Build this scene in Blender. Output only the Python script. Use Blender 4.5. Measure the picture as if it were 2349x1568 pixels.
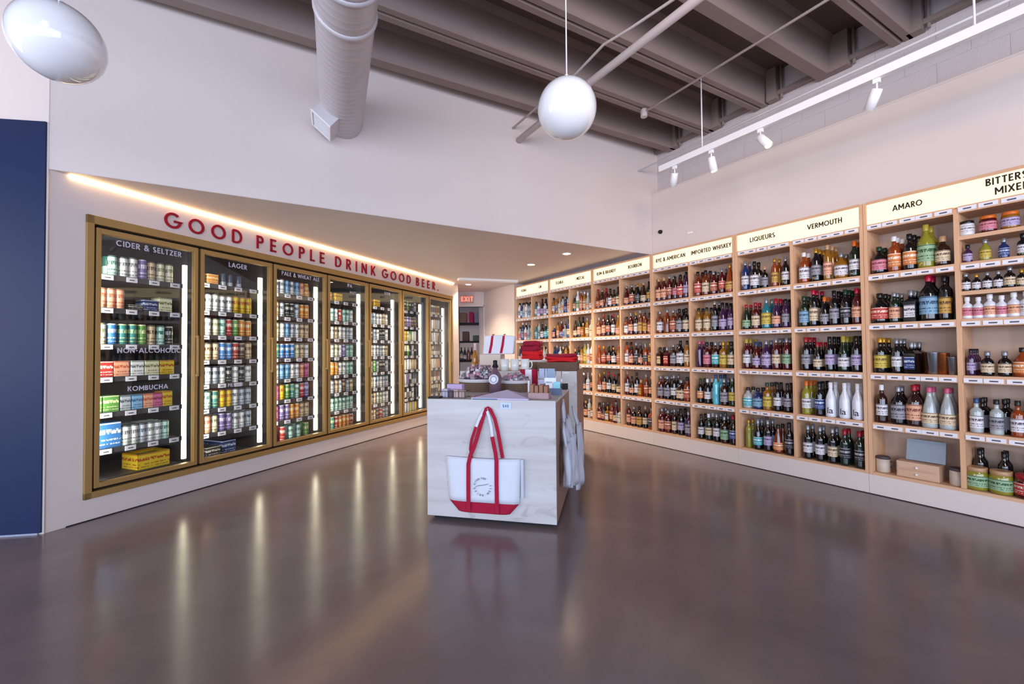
import bpy, math, random
from math import sin, cos, pi, radians, sqrt, atan2
from mathutils import Matrix, Vector
random.seed(7)
SC = bpy.context.scene
COL = SC.collection
for o in list(bpy.data.objects): bpy.data.objects.remove(o)

# ------------------------------------------------------------------ camera, world, lights, exposure
cam = bpy.data.cameras.new('camera'); cam.sensor_width = 36; cam.sensor_fit = 'HORIZONTAL'
cam.lens = 36*1000/2349; cam.clip_start = 0.05; cam.clip_end = 100
co = bpy.data.objects.new('camera', cam); COL.objects.link(co)
co.matrix_world = Matrix.Translation((0, 0, 1.2)) @ Matrix.Rotation(radians(90+1.167), 4, 'X') @ Matrix.Rotation(radians(-.509), 4, 'Z')
SC.camera = co
SC.view_settings.view_transform = 'Standard'; SC.view_settings.look = 'None'
SC.view_settings.exposure = 0.56; SC.view_settings.gamma = 1; SC.view_settings.use_curve_mapping = False
w = bpy.data.worlds.new('daylight'); SC.world = w; w.use_nodes = True
bg = w.node_tree.nodes['Background']; bg.inputs[0].default_value = (.50, .62, .90, 1); bg.inputs[1].default_value = 1.0

def area(name, loc, rot, sx, sy, power, col, shape='RECTANGLE', spread=180):
    l = bpy.data.lights.new(name, 'AREA'); l.shape = shape; l.size = sx; l.size_y = sy
    l.energy = power; l.color = col; l.spread = radians(spread)
    o = bpy.data.objects.new(name, l); COL.objects.link(o); o.location = loc; o.rotation_euler = rot; return o
def spot(name, loc, target, power, col, size=60, blend=.5, r=.03):
    l = bpy.data.lights.new(name, 'SPOT'); l.energy = power; l.color = col; l.spot_size = radians(size); l.spot_blend = blend; l.shadow_soft_size = r
    o = bpy.data.objects.new(name, l); COL.objects.link(o); o.location = loc
    d = Vector(target)-Vector(loc); o.rotation_euler = d.to_track_quat('-Z', 'Y').to_euler(); return o
# daylight through the storefront glass behind the camera
area('storefront_daylight', (0.3, -5.6, 1.7), (radians(93), 0, 0), 14, 3.2, 600, (.68, .79, 1.0))
area('side_daylight', (-6.9, -.8, 1.8), (radians(90), 0, radians(-80)), 4.2, 2.8, 110, (.92, .93, 1.0))

# warm fill spots added out of view, without fittings, to lift the walls
for p, q, e in (((-1.2, -.6, 3.3), (-1.6, 4.0, 2.9), 16), ((1.2, .2, 3.3), (1.4, 5.5, 2.7), 145), ((1.6, -1.6, 3.3), (3.8, 3.0, 2.6), 240)):
    spot('warm_fill_spot', p, q, e, (1, .80, .66), 75, 1, .45)

# ------------------------------------------------------------------ helpers
def lin(h):
    if isinstance(h, str):
        h = h.lstrip('#'); c = [int(h[i:i+2], 16)/255 for i in (0, 2, 4)]
    else: c = list(h)
    return tuple(((x/12.92) if x <= .04045 else ((x+.055)/1.055)**2.4) for x in c)+(1,)
MATS = {}
def mat(name, col, rough=.5, metal=0, var=.06, scale=8, bump=0, bscale=60, coat=0, trans=0, emit=None, es=0, spec=.5, ior=1.45):
    if name in MATS: return MATS[name]
    m = bpy.data.materials.new(name); m.use_nodes = True; N = m.node_tree.nodes; L = m.node_tree.links
    b = N['Principled BSDF']; c = lin(col)
    b.inputs['Roughness'].default_value = rough; b.inputs['Metallic'].default_value = metal
    b.inputs['Coat Weight'].default_value = coat; b.inputs['Transmission Weight'].default_value = trans
    b.inputs['IOR'].default_value = ior; b.inputs['Specular IOR Level'].default_value = spec
    tc = N.new('ShaderNodeTexCoord'); nz = N.new('ShaderNodeTexNoise'); nz.inputs['Scale'].default_value = scale; nz.inputs['Detail'].default_value = 3
    L.new(tc.outputs['Object'], nz.inputs['Vector'])
    mx = N.new('ShaderNodeMix'); mx.data_type = 'RGBA'
    mx.inputs[6].default_value = tuple(x*(1-var) for x in c[:3])+(1,); mx.inputs[7].default_value = tuple(min(1, x*(1+var)) for x in c[:3])+(1,)
    L.new(nz.outputs[0], mx.inputs[0]); L.new(mx.outputs[2], b.inputs['Base Color'])
    if bump:
        n2 = N.new('ShaderNodeTexNoise'); n2.inputs['Scale'].default_value = bscale; L.new(tc.outputs['Object'], n2.inputs['Vector'])
        bp = N.new('ShaderNodeBump'); bp.inputs['Strength'].default_value = bump; bp.inputs['Distance'].default_value = .01
        L.new(n2.outputs[0], bp.inputs['Height']); L.new(bp.outputs[0], b.inputs['Normal'])
    if emit:
        b.inputs['Emission Color'].default_value = lin(emit); b.inputs['Emission Strength'].default_value = es
    MATS[name] = m; return m
def label_mat(key, base, ink, ink2=None):
    """printed paper: base colour with procedural print bands (flat print)"""
    name = 'label_'+key
    if name in MATS: return MATS[name]
    m = mat(name, base, rough=.55, var=.04); N = m.node_tree.nodes; L = m.node_tree.links; b = N['Principled BSDF']
    prev = b.inputs['Base Color'].links[0].from_socket
    tc = N.new('ShaderNodeTexCoord'); sep = N.new('ShaderNodeSeparateXYZ'); L.new(tc.outputs['Generated'], sep.inputs[0])
    def band(lo, hi):
        a = N.new('ShaderNodeMath'); a.operation = 'GREATER_THAN'; L.new(sep.outputs[2], a.inputs[0]); a.inputs[1].default_value = lo
        c = N.new('ShaderNodeMath'); c.operation = 'LESS_THAN'; L.new(sep.outputs[2], c.inputs[0]); c.inputs[1].default_value = hi
        d = N.new('ShaderNodeMath'); d.operation = 'MULTIPLY'; L.new(a.outputs[0], d.inputs[0]); L.new(c.outputs[0], d.inputs[1]); return d.outputs[0]
    nz = N.new('ShaderNodeTexNoise'); nz.inputs['Scale'].default_value = 9; nz.inputs['Detail'].default_value = 1
    mp = N.new('ShaderNodeMapping'); mp.inputs['Scale'].default_value = (1.6, 1.6, .5); L.new(tc.outputs['Generated'], mp.inputs[0]); L.new(mp.outputs[0], nz.inputs['Vector'])
    th = N.new('ShaderNodeMath'); th.operation = 'GREATER_THAN'; L.new(nz.outputs[0], th.inputs[0]); th.inputs[1].default_value = .47
    cur = prev
    for (lo, hi, c, full) in ((.55, .74, ink, 0), (.30, .36, ink, 0), (.14, .19, ink2 or ink, 0), (.93, .98, ink2 or ink, 1)):
        f = band(lo, hi)
        if not full:
            mu = N.new('ShaderNodeMath'); mu.operation = 'MULTIPLY'; L.new(f, mu.inputs[0]); L.new(th.outputs[0], mu.inputs[1]); f = mu.outputs[0]
        mx = N.new('ShaderNodeMix'); mx.data_type = 'RGBA'; L.new(f, mx.inputs[0]); L.new(cur, mx.inputs[6]); mx.inputs[7].default_value = lin(c); cur = mx.outputs[2]
    L.new(cur, b.inputs['Base Color']); return m

class MB:
    def __init__(s): s.v = []; s.f = []; s.m = []; s.s = []
    def add(s, vs, fs, mi=0, sm=False):
        n = len(s.v); s.v += [tuple(q) for q in vs]
        for f in fs: s.f.append([i+n for i in f]); s.m.append(mi); s.s.append(sm)
        return s
    def box(s, x0, x1, y0, y1, z0, z1, mi=0):
        return s.add([(x0, y0, z0), (x1, y0, z0), (x1, y1, z0), (x0, y1, z0), (x0, y0, z1), (x1, y0, z1), (x1, y1, z1), (x0, y1, z1)],
                     [(0, 3, 2, 1), (4, 5, 6, 7), (0, 1, 5, 4), (1, 2, 6, 5), (2, 3, 7, 6), (3, 0, 4, 7)], mi)
    def lathe(s, prof, seg=14, c=(0, 0, 0), mi=0, sm=True, cap=True, a0=0, a1=2*pi, sx=1, sy=1):
        full = abs(a1-a0-2*pi) < 1e-6; k = seg if full else seg+1; vs = []; fs = []
        for r, z in prof:
            for i in range(k):
                a = a0+(a1-a0)*i/seg; vs.append((c[0]+r*cos(a)*sx, c[1]+r*sin(a)*sy, c[2]+z))
        for j in range(len(prof)-1):
            for i in range(seg):
                i2 = (i+1) % k if full else i+1
                fs.append((j*k+i, j*k+i2, (j+1)*k+i2, (j+1)*k+i))
        s.add(vs, fs, mi, sm)
        if cap and full:
            n = len(s.v)-len(vs)
            if prof[0][0] > 1e-4: s.f.append([n+i for i in range(k)][::-1]); s.m.append(mi); s.s.append(False)
            if prof[-1][0] > 1e-4: s.f.append([n+(len(prof)-1)*k+i for i in range(k)]); s.m.append(mi); s.s.append(False)
        return s
    def tube(s, pts, r, seg=10, mi=0, cap=True, rs=None):
        pts = [Vector(p) for p in pts]; k = len(pts); vs = []; fs = []; up = None
        for i, p in enumerate(pts):
            t = (pts[min(i+1, k-1)]-pts[max(i-1, 0)]).normalized()
            if up is None:
                up = Vector((0, 0, 1)) if abs(t.z) < .9 else Vector((1, 0, 0))
            a = t.cross(up).normalized(); b = a.cross(t).normalized(); up = b
            rr = rs[i] if rs else r
            for j in range(seg):
                q = p+a*rr*cos(2*pi*j/seg)+b*rr*sin(2*pi*j/seg); vs.append(q)
        for i in range(k-1):
            for j in range(seg):
                j2 = (j+1) % seg; fs.append((i*seg+j, i*seg+j2, (i+1)*seg+j2, (i+1)*seg+j))
        s.add(vs, fs, mi, True)
        if cap:
            n = len(s.v)-len(vs); s.f.append([n+j for j in range(seg)][::-1]); s.m.append(mi); s.s.append(False)
            s.f.append([n+(k-1)*seg+j for j in range(seg)]); s.m.append(mi); s.s.append(False)
        return s
    def prism(s, poly, z0, z1, mi=0):      # poly in xy
        n = len(poly); vs = [(x, y, z0) for x, y in poly]+[(x, y, z1) for x, y in poly]
        return s.add(vs, [tuple(range(n))[::-1], tuple(range(n, 2*n))]+[(i, (i+1) % n, n+(i+1) % n, n+i) for i in range(n)], mi)
    def prismy(s, poly, y0, y1, mi=0):     # poly in xz
        n = len(poly); vs = [(x, y0, z) for x, z in poly]+[(x, y1, z) for x, z in poly]
        return s.add(vs, [tuple(range(n)), tuple(range(n, 2*n))[::-1]]+[((i+1) % n, i, n+i, n+(i+1) % n) for i in range(n)], mi)
    def ribbon(s, pts, w, y0, y1, mi=0, n=None, closed=False):   # stroke in xz plane between y0 (front) and y1
        k = len(pts); L = []; R = []
        for i in range(k):
            if closed: a = pts[(i-1) % k]; b = pts[(i+1) % k]
            else: a = pts[max(i-1, 0)]; b = pts[min(i+1, k-1)]
            p = pts[i]
            def nrm(u, v):
                dx, dz = v[0]-u[0], v[1]-u[1]; l = sqrt(dx*dx+dz*dz) or 1; return (-dz/l, dx/l)
            n1 = nrm(a, p) if a != p else nrm(p, b); n2 = nrm(p, b) if b != p else n1
            mx, mz = n1[0]+n2[0], n1[1]+n2[1]; l2 = (mx*mx+mz*mz)/2 or 1
            mx, mz = mx/l2, mz/l2
            ml = sqrt(mx*mx+mz*mz)
            if ml > 2.2: mx, mz = mx/ml*2.2, mz/ml*2.2
            L.append((p[0]+mx*w/2, p[1]+mz*w/2)); R.append((p[0]-mx*w/2, p[1]-mz*w/2))
        vs = []
        for i in range(k): vs += [(L[i][0], y0, L[i][1]), (R[i][0], y0, R[i][1]), (L[i][0], y1, L[i][1]), (R[i][0], y1, R[i][1])]
        fs = []
        for i in range(k if closed else k-1):
            a = 4*i; b = 4*((i+1) % k)
            fs += [(a+1, b+1, b, a), (a, b, b+2, a+2), (b+1, a+1, a+3, b+3), (a+2, b+2, b+3, a+3)]
        if not closed: fs += [(0, 2, 3, 1), (4*k-4, 4*k-3, 4*k-1, 4*k-2)]
        return s.add(vs, fs, mi)
    def mesh(s, name, mats):
        me = bpy.data.meshes.new(name); me.from_pydata(s.v, [], s.f)
        for m in mats: me.materials.append(m)
        me.polygons.foreach_set('material_index', s.m); me.polygons.foreach_set('use_smooth', s.s); me.update(); return me
    def build(s, name, mats, parent=None, mw=None, bevel=0, kind=None, label=None):
        if not isinstance(mats, (list, tuple)): mats = [mats]
        o = bpy.data.objects.new(name, s.mesh(name, mats)); COL.objects.link(o)
        if parent: o.parent = parent
        if mw is not None: o.matrix_world = mw
        if bevel:
            b = o.modifiers.new('bevel', 'BEVEL'); b.width = bevel; b.segments = 2; b.limit_method = 'ANGLE'
        if kind: o['kind'] = kind
        if label: o['label'] = label
        return o
def thing(name, label, cat, mw, group=None):
    o = bpy.data.objects.new(name, None); COL.objects.link(o); o.matrix_world = mw; o.empty_display_size = .05
    o['label'] = label; o['category'] = cat
    if group: o['group'] = group
    return o
def tag(o, label, cat, group=None):
    o['label'] = label; o['category'] = cat
    if group: o['group'] = group
    return o
def put(mesh, name, parent=None, mw=None, mats=None, loc=None, kind=None):
    o = bpy.data.objects.new(name, mesh); COL.objects.link(o)
    if parent: o.parent = parent
    if mw is not None: o.matrix_world = mw
    if loc is not None: o.location = loc
    if mats:
        for i, m in enumerate(mats):
            o.material_slots[i].link = 'OBJECT'; o.material_slots[i].material = m
    return o
def H(deg): a = radians(deg); return Vector((sin(a), cos(a), 0))
def frame(o, x):
    y = Vector((-x.y, x.x, 0)); return Matrix.Translation((o[0], o[1], 0)) @ Matrix(((x.x, y.x, 0, 0), (x.y, y.y, 0, 0), (0, 0, 1, 0), (0, 0, 0, 1)))
T = Matrix.Translation
RZ = lambda d: Matrix.Rotation(radians(d), 4, 'Z')
RX = lambda d: Matrix.Rotation(radians(d), 4, 'X')
RY = lambda d: Matrix.Rotation(radians(d), 4, 'Y')
AR, AL, AB = -31.87, 21.93, 60.443
FR = frame((3.377, 2.910), -H(AR))       # right wall: x = -u (towards viewer), y into the wall
FL = frame((-3.082, 3.153), H(AL))       # cooler wall: x = u (away), y into the wall
FB = frame((-3.163, 2.951), H(AB))       # bulkhead: x to the right
FC = frame((-.617, 3.153), H(102.81))    # display tables
ZS = 2.47; ZD = 4.13

# ------------------------------------------------------------------ stroke lettering (geometric capitals)
def arc(cx, cy, rx, ry, a0, a1, n=14): return [(cx+rx*cos(radians(a0+(a1-a0)*i/n)), cy+ry*sin(radians(a0+(a1-a0)*i/n))) for i in range(n+1)]
def glyph(c, t):
    h = t/2; T_ = 1-h; B = h
    def st(w, *ls): return (w, ls)
    if c == 'O': return (1.0, [arc(.5, .5, .5-h, .5-h, 0, 360, 28)[:-1]], True)
    if c == 'Q': return (1.0, [arc(.5, .5, .5-h, .5-h, 0, 359.9, 28), [(.6, .3), (.95, 0)]], False)
    if c == 'G': return (.96, [arc(.5, .5, .5-h, .5-h, 48, 352, 24)+[(.94, .46), (.56, .46)]], False)
    if c == 'C': return (.86, [arc(.5, .5, .5-h, .5-h, 48, 312, 22)], False)
    if c == 'D': return (.76, [[(h, B), (h, T_)], [(h, T_), (.3, T_)]+arc(.3, .5, .46-h, .5-h, 90, -90, 14)+[(h, B)]], False)
    if c == 'P': return (.58, [[(h, 0), (h, 1)], [(h, T_), (.3, T_)]+arc(.3, .71, .28-h, .29-h, 90, -90, 8)+[(h, .42+h)]], False)
    if c == 'R': return (.62, [[(h, 0), (h, 1)], [(h, T_), (.3, T_)]+arc(.3, .71, .28-h, .29-h, 90, -90, 8)+[(h, .42+h)], [(.28, .46), (.56, 0)]], False)
    if c == 'B': return (.60, [[(h, 0), (h, 1)], [(h, T_), (.3, T_)]+arc(.3, .75, .25-h, .25-h, 90, -90, 8)+[(h, .5)], [(h, .5), (.32, .5)]+arc(.32, .27, .28-h, .27-h, 90, -90, 8)+[(h, B)]], False)
    S = {
     'E': (.52, [(h, 0), (h, 1)], [(0, T_), (.5, T_)], [(0, .5), (.46, .5)], [(0, B), (.52, B)]),
     'F': (.5, [(h, 0), (h, 1)], [(0, T_), (.5, T_)], [(0, .5), (.44, .5)]),
     'L': (.48, [(h, 0), (h, 1)], [(0, B), (.48, B)]),
     'I': (t, [(h, 0), (h, 1)]),
     'N': (.74, [(h, 0), (h, 1)], [(h, .97), (.74-h, .03)], [(.74-h, 0), (.74-h, 1)]),
     'K': (.64, [(h, 0), (h, 1)], [(h, .38), (.56, .98)], [(.24, .56), (.6, .02)]),
     'A': (.86, [(.05, 0), (.43, .98)], [(.43, .98), (.81, 0)], [(.2, .3), (.66, .3)]),
     'M': (.92, [(h, 0), (h, 1)], [(h, .95), (.46, .3)], [(.46, .3), (.92-h, .95)], [(.92-h, 0), (.92-h, 1)]),
     'V': (.82, [(.04, 1), (.41, .03)], [(.41, .03), (.78, 1)]),
     'W': (1.16, [(.04, 1), (.31, .03)], [(.31, .03), (.58, .95)], [(.58, .95), (.85, .03)], [(.85, .03), (1.12, 1)]),
     'T': (.6, [(.3, 0), (.3, 1)], [(0, T_), (.6, T_)]),
     'H': (.72, [(h, 0), (h, 1)], [(.72-h, 0), (.72-h, 1)], [(h, .5), (.72-h, .5)]),
     'X': (.7, [(.05, 0), (.65, 1)], [(.05, 1), (.65, 0)]),
     'Y': (.7, [(.04, 1), (.35, .45)], [(.66, 1), (.35, .45)], [(.35, .48), (.35, 0)]),
     'Z': (.64, [(.02, T_), (.6, T_)], [(.57, .96), (.07, .04)], [(.02, B), (.62, B)]),
     '-': (.4, [(.05, .45), (.35, .45)]),
     '.': (t*1.1, [(h, 0), (h, t)]),
     '$': (.55, arc(.27, .72, .2, .2, 30, 270, 8)+arc(.27, .3, .2, .22, 90, -150, 8), [(.27, -.05), (.27, 1.05)]),
     '1': (.3, [(.2, 0), (.2, 1)], [(.2, .96), (.03, .8)]), '4': (.6, [(.42, 0), (.42, 1)], [(.42, .97), (.04, .28)], [(.02, .28), (.6, .28)]),
     '8': (.56, arc(.28, .74, .19, .2, 0, 360, 10), arc(.28, .29, .22, .23, 0, 360, 10)),
    }
    if c in S: return (S[c][0], list(S[c][1:]), False)
    if c == 'U': return (.7, [[(h, 1), (h, .35)]+arc(.35, .35, .35-h, .35-h, 180, 360, 12)+[(.7-h, 1)]], False)
    if c == 'S': return (.56, [arc(.28, .74, .25-h*.6, .26-h, 35, 270, 12)[:-1]+arc(.28, .25, .27-h*.6, .25-h, 90, -145, 12)], False)
    if c == '&': return (.78, [[(.74, 0), (.2, .68)]+arc(.34, .79, .16, .17, 215, -35, 10)+[(.16, .42)]+arc(.3, .25, .23, .21, 140, 315, 10)+[(.7, .5)]], False)
    return (.35, [], False)
def text_mesh(txt, h, t=.15, track=.14, depth=.004, align='l', width=None, mb=None, ox=0, oz=0, y=0):
    """letters in the local xz plane, facing -y; returns MB and letter starts"""
    mb = mb or MB(); x = 0; gl = []
    for c in txt:
        g = glyph(c, t) if c != ' ' else (.32, [], False); gl.append((x, g)); x += g[0]+track
    tot = x-track; s = h; kx = 1
    if width: kx = width/(tot*h)
    off = {'l': 0, 'c': -tot*h*kx/2, 'r': -tot*h*kx}[align]
    for x0, (wd, strokes, closed) in gl:
        for st in strokes:
            mb.ribbon([(ox+off+(x0+p[0])*h*kx, oz+p[1]*h) for p in st], t*h, y-depth, y, closed=closed)
    return mb

# ------------------------------------------------------------------ materials
M_wall = mat('white_wall_paint', '#ddcfc9', .6, var=.02, scale=2, bump=.05, bscale=180)
M_wallR = M_wall
M_block = mat('painted_block', '#c9bfbf', .7, var=.05, scale=6, bump=.35, bscale=90)
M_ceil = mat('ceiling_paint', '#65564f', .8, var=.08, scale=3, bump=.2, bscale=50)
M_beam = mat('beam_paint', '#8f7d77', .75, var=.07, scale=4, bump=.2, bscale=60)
M_soff = mat('soffit_paint', '#d6c8c2', .5, var=.02, scale=2)
M_navy = mat('navy_paint', '#14244c', .4, var=.03, scale=2, spec=.3)
M_duct = mat('duct_paint', '#cfc8ca', .4, metal=.15, var=.03)
M_pipe = mat('pipe_paint', '#c4b7b6', .5, var=.04)
M_white = mat('white_metal', '#f0eef0', .35, var=.01)
M_gold = mat('brass_frame', '#b5925a', .38, metal=.45, var=.08, scale=3)
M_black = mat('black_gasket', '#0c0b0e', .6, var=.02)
M_dark = mat('cooler_lining', '#3c3a40', .6, var=.04)
M_dark2 = mat('cooler_shelf_steel', '#4a494c', .45, metal=.4, var=.05)
M_tag = mat('tag_plastic', '#e9e6ec', .35, var=.01); M_tagink = mat('tag_print', '#5a5560', .6)
M_red = mat('red_lettering', '#a10b26', .4, var=.03)
M_ink = mat('black_lettering', '#1b1714', .5)
M_wht = mat('white_lettering', '#c6c3d0', .5)
M_globe = mat('opal_glass', '#f3f3f6', .12, var=.005, coat=1, spec=.5)
M_led = mat('led_bar_glow', '#ffffff', emit='#fff4d0', es=5.5)
M_cove = mat('cove_glow', '#ffffff', emit='#ffd596', es=20)
M_down = mat('downlight_glow', '#ffffff', emit='#ffe2b8', es=30)
M_exit = mat('exit_glow', '#d0a090', emit='#ff6a5c', es=1.1)
M_signp = mat('lit_sign_acrylic', '#a08258', .4, emit='#ffe8c0', es=.95, var=.01)
M_paper = mat('paper', '#e6e3ea', .7)
M_canvas = mat('canvas_white', '#dde0ea', .85, bump=.3, bscale=500)
M_strap = mat('canvas_red', '#a80a34', .85, bump=.3, bscale=500)
M_redcloth = mat('red_cloth', '#8f0f2c', .9, bump=.4, bscale=60, var=.15)
M_wick = mat('wicker', '#7d6555', .8, var=.3, scale=90, bump=.8, bscale=140)
M_rim = mat('basket_rim', '#cfc8cc', .7, var=.06)
M_candy = mat('wrapped_candy', '#9a8790', .35, var=.6, scale=45)
M_copper = mat('copper', '#b0673a', .25, metal=.9); M_steel = mat('steel', '#aab2bd', .22, metal=.95)
M_card = mat('cardboard', '#9c8470', .8, var=.1)
def wood(name, a, b, sc, ax=2, rough=.5):
    m = mat(name, a, rough, var=0); N = m.node_tree.nodes; L = m.node_tree.links; p = N['Principled BSDF']
    tc = N.new('ShaderNodeTexCoord'); mp = N.new('ShaderNodeMapping'); s = [14, 14, 14]; s[ax] = 1.2; mp.inputs['Scale'].default_value = s
    nz = N.new('ShaderNodeTexNoise'); nz.inputs['Scale'].default_value = sc; nz.inputs['Detail'].default_value = 4; nz.inputs['Distortion'].default_value = .6
    L.new(tc.outputs['Object'], mp.inputs[0]); L.new(mp.outputs[0], nz.inputs['Vector'])
    r = N.new('ShaderNodeValToRGB'); r.color_ramp.elements[0].position = .3; r.color_ramp.elements[0].color = lin(a); r.color_ramp.elements[1].position = .7; r.color_ramp.elements[1].color = lin(b)
    L.new(nz.outputs[0], r.inputs[0]); L.new(r.outputs[0], p.inputs['Base Color']); return m
M_ply = wood('birch_plywood', '#d2a079', '#dfb48e', 1.2, 2)
M_plyh = wood('birch_plywood_shelf', '#cfa07c', '#dab08c', 1.2, 0)
M_plyb = wood('plywood_back', '#b59a88', '#c2a896', 1.0, 2)
M_oak = wood('pale_oak', '#c9a385', '#d8b598', 1.5, 0)
# whitewashed plywood display table with knots
M_wash = wood('whitewashed_ply', '#bcb8b6', '#d0cecf', .8, 0, .55)
def knots(m):
    N = m.node_tree.nodes; L = m.node_tree.links; p = N['Principled BSDF']; prev = p.inputs['Base Color'].links[0].from_socket
    tc = N.new('ShaderNodeTexCoord'); mp = N.new('ShaderNodeMapping'); mp.inputs['Scale'].default_value = (2.2, 2.2, 4.5); L.new(tc.outputs['Object'], mp.inputs[0])
    n = N.new('ShaderNodeTexNoise'); n.inputs['Scale'].default_value = 2.2; n.inputs['Detail'].default_value = 5; n.inputs['Distortion'].default_value = 1.4
    L.new(mp.outputs[0], n.inputs['Vector']); r = N.new('ShaderNodeValToRGB')
    r.color_ramp.elements[0].position = .60; r.color_ramp.elements[0].color = (0, 0, 0, 1); r.color_ramp.elements[1].position = .76; r.color_ramp.elements[1].color = (.55, .55, .55, 1)
    L.new(n.outputs[0], r.inputs[0]); mx = N.new('ShaderNodeMix'); mx.data_type = 'RGBA'; L.new(r.outputs[0], mx.inputs[0]); L.new(prev, mx.inputs[6]); mx.inputs[7].default_value = lin('#8f8684'); L.new(mx.outputs[2], p.inputs['Base Color'])
knots(M_wash)
M_edge = wood('raw_ply_edge', '#8f6f5e', '#a38270', 2, 2)
# polished concrete floor
M_floor = mat('polished_concrete', '#6b5e62', .2, var=.0, spec=.4)
def floor_nodes(m):
    N = m.node_tree.nodes; L = m.node_tree.links; p = N['Principled BSDF']; tc = N.new('ShaderNodeTexCoord')
    n1 = N.new('ShaderNodeTexNoise'); n1.inputs['Scale'].default_value = .9; n1.inputs['Detail'].default_value = 8; n1.inputs['Roughness'].default_value = .65; n1.inputs['Distortion'].default_value = .5
    L.new(tc.outputs['Object'], n1.inputs['Vector']); r = N.new('ShaderNodeValToRGB')
    r.color_ramp.elements[0].position = .32; r.color_ramp.elements[0].color = lin('#6f6062'); r.color_ramp.elements[1].position = .7; r.color_ramp.elements[1].color = lin('#887776')
    L.new(n1.outputs[0], r.inputs[0]); L.new(r.outputs[0], p.inputs['Base Color'])
    n2 = N.new('ShaderNodeTexNoise'); n2.inputs['Scale'].default_value = 2.5; n2.inputs['Detail'].default_value = 6; L.new(tc.outputs['Object'], n2.inputs['Vector'])
    mr = N.new('ShaderNodeMapRange'); mr.inputs[3].default_value = .15; mr.inputs[4].default_value = .24; L.new(n2.outputs[0], mr.inputs[0]); L.new(mr.outputs[0], p.inputs['Roughness'])
    p.inputs['Coat Weight'].default_value = .12; p.inputs['Coat Roughness'].default_value = .2
floor_nodes(M_floor)
def glass_pane():
    m = bpy.data.materials.new('cooler_glass'); m.use_nodes = True; N = m.node_tree.nodes; L = m.node_tree.links
    N.remove(N['Principled BSDF']); out = N['Material Output']; t = N.new('ShaderNodeBsdfTransparent'); t.inputs[0].default_value = (.93, .94, .94, 1)
    g = N.new('ShaderNodeBsdfGlossy'); g.inputs['Roughness'].default_value = .02; f = N.new('ShaderNodeFresnel'); gm = N.new('ShaderNodeNewGeometry'); mr = N.new('ShaderNodeMapRange'); mr.inputs[3].default_value = 1.5; mr.inputs[4].default_value = 1/1.5; L.new(gm.outputs['Backfacing'], mr.inputs[0]); L.new(mr.outputs[0], f.inputs[0])
    mx = N.new('ShaderNodeMixShader'); L.new(f.outputs[0], mx.inputs[0]); L.new(t.outputs[0], mx.inputs[1]); L.new(g.outputs[0], mx.inputs[2]); L.new(mx.outputs[0], out.inputs[0]); return m
M_pane = glass_pane()

# ------------------------------------------------------------------ room shell
MB().box(-9, 9, -4, 12.5, -.1, 0).build('floor', M_floor, kind='structure')
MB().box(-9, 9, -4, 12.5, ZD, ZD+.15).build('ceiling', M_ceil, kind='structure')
# bulkhead wall above the cooler bay
MB().box(0, 6.35, 0, .14, ZS+.004, ZD).build('wall_bulkhead', M_wall, mw=FB, kind='structure')
# lowered ceiling behind the bulkhead
def wpt(F, x, y): q = F @ Vector((x, y, 0)); return (q.x, q.y)
sof = [wpt(FB, -.02, .0015), wpt(FB, 6.35, .0015), (2.6, 5.4), (1.9, 9.9), (-1.0, 12.4), (-4.2, 12.4), (-4.2, 3.3)]
MB().prism(sof, ZS, ZS+.1).build('ceiling_lowered', M_soff, kind='structure')
# cooler wall with a long opening
b = MB()
b.box(-.206, -.01, 0, .14, 0, ZS).box(5.3, 5.52, 0, .14, 0, ZS).box(-.01, 5.3, 0, .14, 0, .158).box(-.01, 5.3, 0, .14, 2.22, ZS)
b.build('wall_left', M_wall, mw=FL, kind='structure')
MB().box(5.38, 5.52, .14, 1.6, 0, ZS).build('wall_cooler_end', M_wall, mw=FL, kind='structure')
# thin dark floor joint under the cooler wall
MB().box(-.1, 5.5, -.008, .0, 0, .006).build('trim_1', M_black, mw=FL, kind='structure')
# navy wall, white above
FN = frame((-3.163, 2.951), H(81))
MB().box(-4.4, .008, .0, .15, 0, ZD).build('wall_front_left', M_wall, mw=FN, kind='structure')
MB().box(-4.4, -.003, -.012, 0, .012, 2.79).build('wall_navy', M_navy, mw=FN, kind='structure')
MB().box(-4.4, -.02, -.014, 0, 0, .012).build('baseboard_left', mat('blue_grey_base', '#9da3b8', .6), mw=FN, kind='structure')  # even blue-grey strip along the foot of the navy wall
# right wall: furred white wall, block wall above, ledge
MB().box(-3.25, 7.5, .28, .40, 0, 3.27).build('wall_right', M_wallR, mw=FR, kind='structure')
MB().box(-3.25, 7.5, .275, .40, 3.27, 3.285).build('trim_2', M_wallR, mw=FR, kind='structure')
wb = MB().box(-3.35, 7.5, .395, .55, 3.2, ZD).build('wall_right_upper', M_block, mw=FR, kind='structure')
blk = MB().box(.0015, .3985, 0, .02, .0015, .1985).mesh('block', [M_block])
for r in range(4):
    z = 3.30+r*.2; x = -3.25-(.2 if r % 2 else 0)
    while x < 1.6:
        hgt = min(1, (ZD-z-.02)/.2)
        o = put(blk, 'block', wb, loc=(x, .392, z)); o.scale = (1, 1, hgt); x += .4
MB().box(-3.3, 7.5, .33, .395, 3.84, 3.885).build('trim_3', M_beam, mw=FR, kind='structure')
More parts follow.
